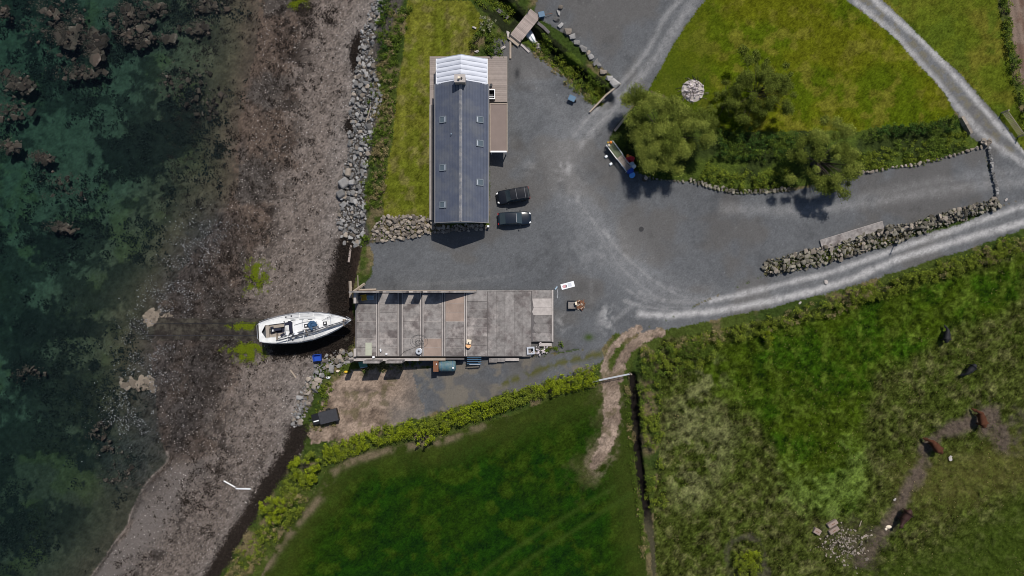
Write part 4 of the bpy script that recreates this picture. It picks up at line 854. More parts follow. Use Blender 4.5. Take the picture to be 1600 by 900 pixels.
# rails
for s in (-1, 1):
    for t in (.03, .12, .22, .33, .44, .55, .66, .77, .87):
        w, sh = half(t); place(B().tube([((t - .5) * BL, s * w * .95, sh), ((t - .5) * BL, s * w * .95, sh + .62)], .018, 5).o('stanchion', M['steel'], yacht))
    place(B().tube([((t - .5) * BL, s * half(t)[0] * .95, half(t)[1] + .6) for t in (.03, .12, .22, .33, .44, .55, .66, .77, .87, .94)], .016, 4).o('guard_wire', M['steel'], yacht))
    place(B().tube([((t - .5) * BL, s * half(t)[0] * .97, half(t)[1] + .04) for t in (0, .05, .12, .22, .33, .44, .55, .66, .77, .87, .94, .99)], .035, 5).o('toe_rail', M['greyplastic'], yacht))
    place(B().tube([((CX1 + .06 - .5) * BL, s * 1.25, .3), ((.45 - .5) * BL, s * 1.25, .3), ((.62 - .5) * BL, s * 1.0, .32)], .02, 4).o('grab_rail', M['steel'], yacht))
    for t in (.3, .36): w, sh = half(t); place(B().lathe([(.1, 0), (.08, .08), (.1, .16)], 10, ((t - .5) * BL, s * (w - .38), sh + .05)).o('winch', M['darksteel'], yacht))
place(B().tube([(.46 * BL, -.5, .85), (.5 * BL, -.12, .95), (.515 * BL, 0, .97), (.5 * BL, .12, .95), (.46 * BL, .5, .85)], .025, 5).o('pulpit', M['steel'], yacht))
place(B().tube([(-.47 * BL, -1.2, .68), (-.5 * BL, -.9, .7), (-.5 * BL, .9, .7), (-.47 * BL, 1.2, .68)], .025, 5).o('pushpit', M['steel'], yacht))
for x_ in (-3.2, 0, 2.6):
    for s in (-1, 1): B().box((x_, s * 1.25, .55), (.22, .22, 1.5), rx=s * .45).o('cradle_prop', M['darksteel'], yacht)

# ------------------------------------------------------------------ cars
def car(name, label, loc, rz, L, W, suv, paint, z):
    t = thing(name, label, 'car', loc, rz, 'black cars parked beside the house'); w = W / 2
    st = [(-.5, .80, .62, .80), (-.485, .90, .50, .88), (-.40, .985, .34, .95), (-.2, 1, .30, .98), (.05, 1, .30, .98), (.2, .995, .30, .96), (.34, .975, .34, .88), (.44, .90, .40, .80), (.485, .76, .48, .70), (.5, .60, .55, .64)]
    if suv: st = [(a, min(1, c + .05), d, e + .06) for a, c, d, e in st]
    rings = []
    for a, c, zl, zh in st:
        x = a * L; rings.append([(x, -w * c * .86, zl - .05), (x, -w * c, zl + .18), (x, -w * c * .985, zh - .10), (x, -w * c * .90, zh), (x, 0, zh + .05), (x, w * c * .90, zh), (x, w * c * .985, zh - .10), (x, w * c, zl + .18), (x, w * c * .86, zl - .05)])
    b = B(); b.loft(rings); bo = b.o('body', M[paint], t, smooth=False); m_ = bo.modifiers.new('s', 'SUBSURF'); m_.levels = 1; m_.render_levels = 2
    for pl in bo.data.polygons: pl.use_smooth = True
    zr_ = 1.72 if suv else 1.47; zb2 = 1.0 if suv else .95
    xa, xb, xc, xd = ((-.485, -.44, .08, .22) if suv else (-.44, -.27, .05, .22))      # rear base, rear roof, front roof, front base
    wr = w * .74; wb = w * .88
    roof = [(xb * L, -wr, zr_ - .03), (xb * L, wr, zr_ - .03), ((xb + xc) / 2 * L, wr * 1.02, zr_), (xc * L, wr * .97, zr_ - .03), (xc * L, -wr * .97, zr_ - .03), ((xb + xc) / 2 * L, -wr * 1.02, zr_)]
    b = B(); n_ = [(p[0], p[1], p[2]) for p in roof]; b.add(n_ + [((xb + xc) / 2 * L, 0, zr_ + .05), (xb * L, 0, zr_ + .01), (xc * L, 0, zr_ + .01)], [(0, 7, 6, 5), (5, 6, 8, 4), (7, 1, 2, 6), (6, 2, 3, 8)]); b.o('roof', M[paint], t, smooth=True)
    def pan(nm, v, m='glass'): return B().add(v, [(0, 1, 2, 3)]).o(nm, M[m], t)
    pan('windscreen', [(xc * L, -wr * .97, zr_ - .03), (xc * L, wr * .97, zr_ - .03), (xd * L, wb * .92, zb2), (xd * L, -wb * .92, zb2)])
    pan('rear_window', [(xb * L, wr, zr_ - .03), (xb * L, -wr, zr_ - .03), (xa * L, -wb * .92, zb2), (xa * L, wb * .92, zb2)])
    for s in (-1, 1):
        B().add([(xb * L, s * wr, zr_ - .03), ((xb + xc) / 2 * L, s * wr * 1.02, zr_), (xc * L, s * wr * .97, zr_ - .03), (xd * L, s * wb * .92, zb2), ((xb + xc) / 2 * L, s * wb, zb2 - .02), (xa * L, s * wb * .92, zb2)], [(0, 1, 4, 5), (1, 2, 3, 4)]).o('side_window', M['glass'], t)
        B().box((.17 * L, s * (w + .1), zb2 + .05), (.12, .22, .15)).o('mirror', M[paint], t, bevel=.03)
        B().box((.458 * L, s * w * .66, .75 + (.06 if suv else 0)), (.26, .18, .07), rz=s * -.5).o('headlight', M['lamp'], t); B().box((-.485 * L, s * w * .72, .84), (.12, .26, .14)).o('tail_light', M['redlens'], t)
        for x in (-.30, .31):
            wh = B().lathe([(.2, -.11), (.33, -.11), (.35, -.06), (.35, .06), (.33, .11), (.2, .11)], 18).o('wheel', M['rubber'], t, loc=(x * L, s * (w - .13), .35), rot=(math.pi / 2, 0, 0)); B().lathe([(.03, -.1), (.2, -.1), (.2, .1), (.03, .1)], 12).o('rim', M['alloy'], wh)
        if suv: B().tube([(xb * L, s * wr * .95, zr_ + .03), (xc * L, s * wr * .92, zr_ + .03)], .025, 5).o('roof_rail', M['darksteel'], t)
    if suv:
        for x in (-.36, -.10): B().tube([(x * L, -wr, zr_ + .06), (x * L, wr, zr_ + .06)], .02, 5).o('roof_bar', M['alloy'], t)
    else: B().box((xc * L + .02, 0, zr_ + .02), (.05, wr * 1.7, .02)).o('roof_seam', M['alloy'], t)
    B().box((-.03 * L, 0, .4), (L * .8, W * .8, .25)).o('underbody', M['rubber'], t)
    return t
z = gz(802, 305)
p = P3(801.5, 305, 1); car('parked_suv', 'black car with roof bars parked nearer the house porch', (p.x, p.y, z), math.pi + R(10), 4.5, 1.9, True, 'carpaint', z)
p = P3(804, 341, 1); car('parked_car', 'blue black car without roof bars, parked below the other car', (p.x, p.y, gz(804, 341)), R(2.5), 4.55, 1.85, False, 'carpaint2', z)

# derelict dark trailer on the dirt by the shore
z = gz(508, 652); t = thing('derelict_trailer', 'derelict black box trailer in the weeds above the shore rocks', 'trailer', (P3(509, 651, z + .8).x, P3(509, 651, z + .8).y, z), R(14))
B().box((.5, 0, .85), (2.5, 1.6, .9)).o('box_body', M['black'], t, bevel=.06); B().box((.5, 0, 1.32), (2.56, 1.66, .06)).o('lid', M['darksteel'], t); B().box((-1.35, 0, .7), (1.1, 1.45, .6)).o('front_box', M['black'], t, bevel=.05)
B().box((-1.35, -.25, 1.03), (.75, .14, .05)).o('pale_strip', M['white'], t); B().box((-.78, 0, .9), (.06, 1.55, .62)).o('divider', M['steel'], t); B().tube([(-1.9, 0, .45), (-2.5, 0, .4)], .05).o('tow_bar', M['darksteel'], t)
for s in (-1, 1):
    wh = B().lathe([(.18, -.09), (.3, -.09), (.33, 0), (.3, .09), (.18, .09)], 14).o('wheel', M['rubber'], t, loc=(.4, s * .88, .3), rot=(math.pi / 2, 0, 0)); B().lathe([(.03, -.05), (.18, -.05), (.18, .05), (.03, .05)], 10).o('rim', M['rustdark'], wh)

# ------------------------------------------------------------------ work bench cart with buoys
zc2 = gz(968, 243); a = P3(951, 222, 1.0); c = P3(984, 266, 1.0); d = c - a; t = thing('long_work_bench', 'long raised work bench with turf panel and slatted end', 'bench', ((a.x + c.x) / 2, (a.y + c.y) / 2, zc2), math.atan2(d.y, d.x))
BLn = d.length; hb2 = BLn / 2
B().box((-hb2 * .43, 0, 1.0), (hb2 * .92, .95, .04)).o('turf_panel', M['turf'], t)
for s in (-1, 1): B().box((-hb2 * .43, s * .52, 1.02), (hb2 * .98, .08, .1)).o('frame_rail', M['white'], t); B().box((hb2 * .5, s * .46, .96), (hb2 * .98, .08, .1)).o('frame_rail', M['paleblue'], t)
for i in range(11): B().box((hb2 * (.07 + i * .083), 0, 1.03), (.12, .9, .03)).o('slat', M['timber'] if i % 2 else M['plank'], t)
for x in (-.93, -.45, .05, .5, .95):
    for s in (-1, 1): B().box((x * hb2, s * .42, .48), (.07, .07, .96)).o('leg', M['steel'], t)
B().box((0, 0, .35), (BLn * .9, .7, .04)).o('lower_shelf', M['timber'], t)
tl = t.location.copy(); ta = t.rotation_euler.z
def onb(x, y, z): return Vector((tl.x + x * math.cos(ta) - y * math.sin(ta), tl.y + x * math.sin(ta) + y * math.cos(ta), zc2 + z))
ball = [(.02, 0), (.12, .03), (.18, .12), (.2, .2), (.18, .28), (.12, .36), (.02, .4)]
def buoy(label, p, m, s=1.0):
    t = thing('buoy', label, 'buoy', p); B().lathe([(r * s, z_ * s) for r, z_ in ball], 12).o('float', M[m], t, smooth=True); B().tube([(0, 0, .38 * s), (0, 0, .5 * s)], .03, 6).o('eye', M['darksteel'], t)
buoy('orange buoy at the road end of the work bench', onb(-hb2 * .9, .12, 1.07), 'orange'); buoy('cream buoy on the road end corner of work bench', onb(-hb2 * .82, -.3, 1.03), 'cream', .9); buoy('yellow buoy at the end edge of the work bench', onb(-hb2 * 1.0, -.1, .75), 'yellow', .7)
buoy('orange buoy on the red bag beside the bench', onb(hb2 * .28, .92, .95), 'orange', 1.0)
def barrel(label, p, m, r, h): 
    t = thing('barrel', label, 'barrel', p); B().lathe([(r * .9, 0), (r, .05), (r, h * .33), (r * 1.04, h * .35), (r, h * .37), (r, h * .66), (r * 1.04, h * .68), (r, h * .7), (r, h - .05), (r * .9, h)], 16).o('drum', M[m], t); B().lathe([(r * .75, h), (r * .75, h - .02 + .04)], 14).o('lid', M[m], t)
g = lambda x, y: Vector((onb(x, y, 0).x, onb(x, y, 0).y, gz(975, 262)))
barrel('deep blue barrel at the slatted end of the work bench', g(hb2 * 1.03, .1), 'blue', .42, 1.0); barrel('lighter blue barrel beyond the deep blue one', g(hb2 * 1.3, -.02), 'lightblue', .36, .85)
t = thing('red_sack_pile', 'pile of red sacks beside the slatted bench under the tree', 'sacks', g(hb2 * .42, .95)); rr = random.Random(12)
for i in range(6): B().lathe([(.02, 0), (.3, .06), (.34, .18), (.22, .32), (.02, .36)], 9).o('sack', M['red'] if i != 2 else M['orange'], t, smooth=True, loc=(rr.uniform(-.4, .5), rr.uniform(-.25, .3), .12 * i), rot=(rr.uniform(-.3, .3), rr.uniform(-.3, .3), rr.random() * 3), scale=(1.3, .8, .9))
t = thing('white_sack_pile', 'pile of white plastic sacks between red sacks and blue barrels', 'sacks', g(hb2 * .95, .98))
for i in range(7): B().lathe([(.02, 0), (.3, .06), (.34, .18), (.22, .32), (.02, .36)], 9).o('sack', M['whiteplastic'] if i % 3 else M['paleblue'], t, smooth=True, loc=(rr.uniform(-.4, .4), rr.uniform(-.35, .35), .09 * i), rot=(rr.uniform(-.3, .3), rr.uniform(-.3, .3), rr.random() * 3), scale=(1.1, .8, .8))
for (x, y, lb) in ((-hb2 * .45, -1.25, 'white tub on gravel in the shadow of bench turf panel'), (hb2 * .05, -1.35, 'white tub on gravel in the shadow of the bench slats')):
    p = onb(x, y, 0); plain('white_tub', lb, 'tub', B().box((0, 0, .13), (.42, .34, .26), taper=.9), 'whiteplastic', (p.x, p.y, gz(960, 250)), .6, bevel=.04)
p = G(1007, 280); t = thing('tree_stump_block', 'brown cut stump on the gravel right of the blue barrels', 'stump', p); B().lathe([(.34, 0), (.3, .3), (.29, .95), (.27, 1.0)], 11).o('trunk', M['bark'], t); B().lathe([(.27, .99), (.26, 1.02)], 11).o('cut_top', M['plank'], t)

# ------------------------------------------------------------------ footbridge, ditch walls, kayak
zb3 = .45; a = P3(805, 60, zb3); c = P3(837, 20, zb3); d = c - a; t = thing('footbridge', 'wooden plank footbridge over the overgrown ditch', 'bridge', ((a + c) / 2).to_tuple()[:2] + (0.0,), math.atan2(d.y, d.x)); BLn = d.length
npl = 24
for i in range(npl): B().box((-BLn / 2 + (i + .5) * BLn / npl, 0, zb3), (BLn / npl - .02, 1.75, .06)).o('plank', M['plank'], t)
for s in (-1, 1):
    B().box((0, s * .7, zb3 - .14), (BLn, .14, .2)).o('beam', M['timber'], t)
    for x in (-BLn / 2 + .15, BLn / 2 - .5): B().box((x, s * .9, zb3 + .35), (.09, .09, 1.0)).o('post', M['darksteel'], t)
B().box((-BLn / 2 - .3, 0, zb3 - .2), (.55, 1.85, .1)).o('step', M['timber'], t); B().box((-BLn / 2 - .05, 0, zb3 + .05), (.07, 1.95, .08)).o('edge_rail', M['black'], t); B().box((-BLn / 2 - .62, 0, zb3 - .14), (.07, 2.0, .08)).o('edge_rail', M['black'], t)
p = P3(846, 24, .3); t = thing('blue_bin', 'small blue bin at the far end of the footbridge', 'bin', (p.x, p.y, gz(846, 24)), .2); B().box((0, 0, .3), (.7, .6, .6), taper=1.1).o('tub', M['bluegrey'], t); B().box((0, 0, .63), (.82, .72, .05)).o('lid', M['bluegrey'], t); B().tube([(.3, -.1, .6), (1.5, -.05, .25)], .03, 5).o('handle', M['rustdark'], t)
p = P3(829, 51, 0); t = thing('upturned_dinghy', 'white dinghy half under the footbridge in the ditch', 'dinghy', (p.x, p.y, gz(829, 51) + .15), R(-58)); rings = []
for x, w, h_ in ((-1.25, .45, .3), (-.9, .52, .36), (0, .55, .4), (.7, .4, .36), (1.1, .18, .28), (1.25, .03, .2)): rings.append([(x, -w, 0), (x, -w * .8, h_ * .7), (x, 0, h_), (x, w * .8, h_ * .7), (x, w, 0)])
b = B(); b.loft(rings); b.o('hull', M['whiteplastic'], t, smooth=False); B().box((0, 0, .42), (2.2, .06, .06)).o('keel', M['paleblue'], t)
p = P3(841, 66, 0); t = thing('plastic_sheeting', 'crumpled pale plastic sheeting beside the dinghy in ditch', 'sheeting', (p.x, p.y, gz(841, 66) + .1), R(-48))
for i in range(9): obj('fold', ROCK['ash'][i % 9], t, loc=(rr.uniform(-.7, .7), rr.uniform(-.2, .2), .1), rot=(rr.random(), rr.random(), rr.random() * 6), scale=(.7, .4, .25))
def walling(name, label, pts, w, h_, m, z0=-.3):
    t = thing(name, label, 'wall', G(*pts[0]))
    for k, (u, v) in enumerate(zip(pts[:-1], pts[1:])):
        a = G(*u); c = G(*v); a.z = c.z = max(a.z, c.z); d = c - a; mdl = (a + c) / 2 - t.location
        B().box((mdl.x, mdl.y, h_ / 2 + z0 / 2), (d.length + .02, w, h_ - z0), rz=math.atan2(d.y, d.x)).o('wall_section', M[m], t)
walling('ditch_wall', 'weathered concrete ditch wall along the yard edge', [(868, 108), (876, 116), (884, 125), (896, 133), (903, 140)], .5, .18, 'concrete_dark'); walling('culvert_wall', 'thin pale concrete headwall across the end of ditch', [(921, 176), (944, 154), (969, 131)], .2, .35, 'timber')
walling('ditch_wall', 'short mossy ditch wall below the far end of footbridge', [(840, 36), (850, 44), (858, 52)], .4, .2, 'concrete_dark', -.8); walling('ditch_wall', 'short stone ditch wall above the near end of footbridge', [(775, 14), (785, 22), (794, 30)], .5, .15, 'concrete_dark', -.4)
def timber(label, a, b_, w, h_, m='timber', dz=.0, name='timber_baulk'):
    pa = G(*a); pb_ = G(*b_); d = pb_ - pa; mid = (pa + pb_) / 2
    o = B().box((0, 0, 0), (d.length, w, h_)).o(name, M[m], None, bevel=.015); o.location = mid + Vector((0, 0, h_ / 2 + dz)); o.rotation_euler = (0, -math.atan2(d.z, math.hypot(d.x, d.y)), math.atan2(d.y, d.x)); return tag(o, label, 'timber')
timber('pale kerb timber left of the footbridge foot', (797.5, 65), (797.5, 92), .25, .2); timber('pale kerb timber right of the footbridge foot', (814, 70), (827, 82), .26, .16, 'concrete_pale')
timber('pale timber sleeper along the tree edge above the bench', (960, 205), (980, 180), .3, .35)
timber('long pale pole lying on the seaweed wrack below the rock bank', (549.5, 384), (546, 410), .28, .22, 'plank', .25); timber('thin driftwood pole slanting across the grey boulders', (581, 168), (574, 192), .12, .1, 'timber', .55)
timber('white plank on the open beach, left one of a pair', (350, 751), (368, 761), .16, .1, 'white', .03); timber('white plank running from the beach into dark seaweed', (369, 763), (392, 763.5), .17, .12, 'whiteplastic', .08)
timber('pale plank on the beach below the yacht stern', (454, 578), (463, 590), .2, .1, 'timber', .05)

# gates
def gate(label, a, b_, h_, m, bars=5, name='field_gate'):
    za = gz(*a); pa = P3(a[0], a[1], za); pb_ = P3(b_[0], b_[1], za); d = pb_ - pa; t = thing(name, label, 'gate', (pa + pb_) / 2, math.atan2(d.y, d.x)); L = d.length
    for k in range(bars): B().tube([(-L / 2, 0, .15 + k * (h_ - .2) / (bars - 1)), (L / 2, 0, .15 + k * (h_ - .2) / (bars - 1))], .045 if k == bars - 1 else .025, 6).o('bar', M[m], t)
    for x in (-L / 2, 0, L / 2): B().tube([(x, 0, .1), (x, 0, h_)], .03, 6).o('upright', M[m], t)
    for x in (-L / 2 - .18, L / 2 + .18): B().tube([(x, 0, -.4), (x, 0, h_ + .2)], .1, 8).o('gate_post', M['timber'], t)
    B().tube([(-L / 2, 0, .2), (0, 0, h_ - .05)], .022, 6).o('brace', M[m], t)
gate('silver metal field gate across the dirt track into the field', (926, 595), (982, 583.5), 1.15, 'steel'); gate('open timber gate standing beside the lane at right', (1566, 178), (1590, 212), 1.2, 'timber', 6)
z = gz(1500, 200); walling('gate_wall', 'short stone gate wall at the corner of the lane', [(1499, 184), (1506, 196), (1513, 210)], .4, .7, 'stone_warm')
# pole casting a thin shadow over the track
p = G(1406, 362); t = thing('slender_pole', 'slender grey timber pole standing in the stone bank by track', 'pole', p); B().tube([(0, 0, -.3), (0, 0, 5.6)], [.09, .06], 8).o('shaft', M['bark'], t); B().box((0, 0, 5.3), (.5, .06, .08)).o('crosspiece', M['bark'], t)
# concrete slab beside the stone bank
a = [G(*q) for q in ((1280, 376), (1378, 346), (1381, 358), (1340, 373), (1284, 391))]; z = max(q.z for q in a) + .03; t = thing('concrete_slab', 'long weathered concrete slab lying along the stone bank', 'slab', (a[0].x, a[0].y, z))
B().prism([(q.x - a[0].x, q.y - a[0].y) for q in a], -.3, .14).o('slab', M['concrete'], t); B().tube([Vector((0, .02, .16)), Vector((a[1].x - a[0].x, a[1].y - a[0].y + .02, .16))], .04, 4).o('edge', M['concrete_pale'], t)
# small things in the yard
p = G(887, 446); t = thing('sign_board', 'white sign board lying flat on the gravel by the slab', 'sign', p, R(15)); B().box((0, 0, .04), (1.85, .78, .05)).o('panel', M['whiteplastic'], t)
B().box((.28, .02, .07), (.5, .5, .012)).o('grey_print', M['steel'], t); B().prism([(-.75, .1), (-.5, .22), (-.2, .15), (-.1, .02), (-.3, -.2), (-.6, -.25), (-.72, -.1)], .066, .076).o('red_print', mat('pink_print', (.55, .30, .32), .6, var=.3, scale=6), t); B().prism([(-.25, .2), (-.12, .0), (-.2, -.22), (-.35, -.24), (-.28, 0)], .077, .084).o('dark_print', M['darksteel'], t)
p = G(869, 450); t = thing('cable_reel', 'small white tube with a trailing white cord by slab corner', 'tube', p, .9); B().tube([(-.25, 0, .09), (.25, 0, .09)], .09, 8).o('tube', M['paleblue'], t); B().tube([(.1, 0, .03), (-.4, -.6, .03), (-1.0, -1.0, .03)], .02, 5).o('cord', M['whiteplastic'], t)
p = G(898, 476); t = thing('firewood_box', 'open metal fire box with rusty firewood heap beside it', 'fire box', p)
for dx, dy, a, c in ((-.95, 0, .05, 1.1), (.15, .0, .05, 1.1), (-.4, .55, 1.15, .05), (-.4, -.55, 1.15, .05)): B().box((dx, dy, .3), (a, c, .6)).o('side', M['darksteel'], t)
B().box((-.4, 0, .3), (1.05, 1.05, .06)).o('ash_bed', M['concrete'], t); B().box((.1, .2, .75), (.28, .42, .35), rz=.2).o('cream_block', M['cream'], t)
for i in range(34): B().box((rr.uniform(.25, 1.25), rr.uniform(-.6, .55), rr.uniform(.06, .35)), (rr.uniform(.3, .6), .12, .1), rz=rr.random() * 3).o('log', M['rustdark'] if i % 3 else M['timber'], t)
p = G(892, 155); t = thing('blue_wheelbarrow', 'small blue wheelbarrow standing on the gravel near ditch end', 'wheelbarrow', p, R(-25)); B().box((.1, 0, .5), (.75, .6, .3), taper=1.25).o('tray', M['bluegrey'], t); wh = B().lathe([(.1, -.05), (.2, -.05), (.2, .05), (.1, .05)], 12).o('wheel', M['rubber'], t, loc=(.6, 0, .2), rot=(math.pi / 2, 0, 0)); B().lathe([(.02, -.03), (.1, -.03), (.1, .03), (.02, .03)], 8).o('hub', M['steel'], wh)
for s in (-1, 1): B().tube([(.6, s * .08, .2), (.1, s * .25, .38), (-.75, s * .3, .6)], .025, 6).o('handle', M['darksteel'], t); B().tube([(-.2, s * .25, .4), (-.3, s * .28, 0)], .02, 5).o('leg', M['darksteel'], t)
p = G(1002, 358); t = thing('drain_cover', 'black round drain cover in the open gravel yard', 'drain', p); B().lathe([(.36, -.05), (.36, .03), (.3, .035)], 18).o('frame', M['darksteel'], t); B().lathe([(.29, -.02), (.29, .045)], 18).o('lid', M['black'], t)
p = G(1489, 313); 
for (ix, iy, s, lb) in ((1572, 312, .4, 'white stone alone on the gravel past the stone bank end'), (1290, 441, .55, 'pale flat stone between the wheel tracks of track'), (1484, 717, .55, 'larger pale block in pasture grass below brown cow'), (1485, 713, .35, 'smaller pale block in pasture above the larger one'), (1250, 473, .4, 'pale stone in the verge below the track'), (1398, 780, .4, 'pale stone beside the muddy cow path')):
    o = obj('stone', ROCK['concrete_pale'][int(s * 50) % 9], None, G(ix, iy, s * .2), (0, 0, s * 9), (s * 1.5, s, s * .7)); tag(o, lb, 'stone', 'lone pale stones')
for i, (ix, iy, rz, lb) in enumerate(((1299, 817, .55, 'upper concrete block of the pair in the pasture'), (1301, 827, .55, 'lower concrete block of the pair in the pasture'), (1275, 829, -.5, 'broken concrete block left of the pair in pasture'))):
    t = thing('concrete_block', lb, 'block', G(ix, iy, -.05), rz, 'concrete blocks in the pasture'); B().box((0, 0, .28), (1.45 if i < 2 else 1.0, .62 if i < 2 else .75, .56), taper=.97).o('block', M['concrete_red'], t, bevel=.04); B().box((0, 0, .58), (.5, .06, .05)).o('lifting_bar', M['rustdark'], t)
p = G(1388, 823); t = thing('feed_sack', 'torn white sack on the muddy cow path', 'sack', p); B().lathe([(.02, 0), (.3, .04), (.36, .14), (.25, .25), (.02, .28)], 9).o('bag', M['cream'], t, smooth=True, scale=(1.2, .7, .7)); B().lathe([(.02, 0), (.2, .05), (.15, .15), (.02, .2)], 8, (-.35, -.3, 0)).o('torn_end', M['cream'], t)
p = G(498, 558); t = thing('blue_crate', 'bright blue plastic crate on the boulders beside yacht', 'crate', p + Vector((0, 0, .35)), .1)
for dx, dy, a, c in ((-.5, 0, .06, .9), (.5, 0, .06, .9), (0, .42, .94, .06), (0, -.42, .94, .06)): B().box((dx, dy, .3), (a, c, .6)).o('side', M['blue'], t)
B().box((0, 0, .15), (.94, .78, .05)).o('bottom', M['blue'], t); B().box((-.52, 0, .5), (.12, .5, .25)).o('handle', M['blue'], t)
for (ix, iy, m, lb, s) in ((513, 590, 'whiteplastic', 'white plastic bag caught in the weeds by the rocks', .5), (528, 580, 'cream', 'cream plastic scrap in weeds by the store corner', .45), (541, 581, 'yellow', 'yellow plastic drum lying in weeds by the store', .5), (514, 581, 'orange', 'small orange buoy scrap in weeds above rocks', .3)):
    t = thing('plastic_litter', lb, 'litter', G(ix, iy)); B().lathe([(.02, 0), (.4 * s, .08), (.5 * s, .3 * s), (.3 * s, .55 * s), (.02, .6 * s)], 9).o('scrap', M[m], t, smooth=True, scale=(1.3, .8, 1)); B().box((.5 * s, .1, .1), (.3 * s, .2 * s, .15 * s), rz=.6).o('flap', M[m], t)

# ------------------------------------------------------------------ cattle
def cow(label, ix, iy, rz, m, s=1.0, turn=0.0, graze=True):
    J = [((-.95, 0, 1.22), .30), ((-.60, 0, 1.20), .44), ((-.1, 0, 1.12), .52), ((.42, 0, 1.15), .45), ((.78, 0, 1.20), .33)]
    E = [(0, 1), (1, 2), (2, 3), (3, 4)]
    hx, hy = math.cos(turn), math.sin(turn)
    nk = [((.78 + .42 * hx, .42 * hy, .95 if graze else 1.35), .17), ((.78 + .66 * hx, .66 * hy, .62 if graze else 1.4), .16), ((.78 + .95 * hx, .95 * hy, .38 if graze else 1.25), .09)]
    n0 = len(J); J += nk; E += [(4, n0), (n0, n0 + 1), (n0 + 1, n0 + 2)]
    for sg in (-1, 1):
        k = len(J); J += [((.78 + .55 * hx - sg * .2 * hy, .55 * hy + sg * .26 * hx, .80 if graze else 1.5), .05)]; E += [(n0 + 1, k)]
        k = len(J); J += [((.52, sg * .24, .72), .15), ((.50, sg * .24, .40), .08), ((.52, sg * .24, .05), .07)]; E += [(3, k), (k, k + 1), (k + 1, k + 2)]
        k = len(J); J += [((-.58, sg * .25, .80), .19), ((-.72, sg * .24, .42), .085), ((-.66, sg * .24, .05), .07)]; E += [(1, k), (k, k + 1), (k + 1, k + 2)]
    k = len(J); J += [((-1.12, 0, 1.05), .05), ((-1.16, .03, .55), .035)]; E += [(0, k), (k, k + 1)]
    me = bpy.data.meshes.new('cow'); me.from_pydata([tuple(c * s for c in p) for p, r in J], E, []); me.materials.append(M[m])
    z = gz(ix, iy); o = obj('cow', me, None, P3(ix, iy, z + .1), (0, 0, rz)); o.location.z = z + .05
    sk = o.modifiers.new('skin', 'SKIN'); sk.use_smooth_shade = True
    for i, v in enumerate(me.skin_vertices[0].data): v.radius = (J[i][1] * s * (.95 if i < 5 else 1),) * 2; v.use_root = (i == 2)
    ss = o.modifiers.new('sub', 'SUBSURF'); ss.levels = 1; ss.render_levels = 2
    return tag(o, label, 'cow', 'cattle grazing in the pasture')
cow('black cow grazing alone highest up the pasture', 1473, 524, R(80), 'black_hide', .85, .3); cow('black cow below the topmost one, facing down left', 1510, 576, R(228), 'black_hide', .85, -.3)
cow('reddish brown cow standing on the bare mud at right', 1526, 653, R(100), 'brown_hide', 1.03, .8); cow('brown cow on the mud path left of the other brown cow', 1455, 695, R(128), 'brown_hide', 1.03, .5); cow('dark brown cow on the path near the concrete blocks', 1408, 803, R(237), 'dark_hide', 1.05, 0, False)

# ------------------------------------------------------------------ rock armour, stone banks, boulder rows
def sizes(n, lo, hi, seed, p=2.0):
    rg = np.random.default_rng(seed); return lo + (hi - lo) * rg.uniform(0, 1, n) ** p
def armour(name, label, poly, step, lo, hi, lib, seed, warm=None, sink=.3, stuffmat='stone', hump=0.0):
    X, Y = scatter(poly, step, .42, seed); c = (float(np.mean(X)), float(np.mean(Y)))
    t = thing(name, label, 'rocks', G(*c)); sz = sizes(len(X), lo, hi, seed)
    zt = None
    if hump: zt = list(hump * np.clip(sdf(X, Y, poly) / 8.0, 0, 1) + np.random.default_rng(seed).uniform(-.08, .08, len(X)))
    rock_parts(t, X, Y, sz, lib, seed, 'boulder', sink, 300, stuffmat, zt)
    X, Y = scatter(poly, step * .62, .5, seed + 1); s2 = sizes(len(X), lo * .5, lo * .95, seed + 1, 1); p = gpos(X, Y)
    if hump: p[:, 2] += hump * .7 * np.clip(sdf(X, Y, poly) / 8.0, 0, 1)
    p[:, 2] += .06; p -= np.array(t.location); stuff(obj('infill_stones', merged_rocks('infill_stones', p, s2, M[stuffmat]), t)); return t
REV = [(588, -12), (566, 50), (556, 100), (548, 160), (546, 200), (543, 245), (534, 275), (531, 310), (526, 345), (538, 382), (566, 386), (572, 340), (570, 300), (574, 260), (580, 220), (590, 185), (598, 150), (588, 112), (582, 80), (590, 40), (606, 0), (610, -12)]
t = armour('rock_armour', 'grey boulder rock armour along the top of the beach', REV, 6.4, .38, .95, ROCK['stone'] + ROCK['stone'] + ROCK['stone_warm'][:4], 21, sink=.3)
for ix, iy, a, c, rz, lb in ((545, 270, 1.3, .9, 1.4, 'tan squarish boulder, uppermost of three on the beach edge'), (539, 286, 1.6, 1.45, .6, 'largest blue grey boulder on the beach edge'), (534, 303, 1.3, 1.2, .5, 'lowest blue grey boulder on the beach edge'), (551, 286, .9, .8, 0, 'rounded grey boulder touching the largest one')):
    b = B().box((0, 0, .25), (a, c, 1.1), taper=.82); o = b.o('large_boulder', M['stone' if 'grey' in lb else 'stone_warm'], None, bevel=.16, loc=G(ix, iy, .1), rot=(.12, -.08, rz)); tag(o, lb, 'boulder', 'large boulders at the rock armour toe')
BANK = [(580, 375), (584, 356), (598, 338), (640, 336), (681, 339), (682, 352), (760, 350), (762, 358), (720, 362), (690, 364), (660, 368), (620, 377), (590, 379)]
armour('stone_bank', 'bank of tan boulders below the lawn and house gable', BANK, 5.9, .45, .80, ROCK['stone_warm'], 31, sink=.3, stuffmat='stone_warm')
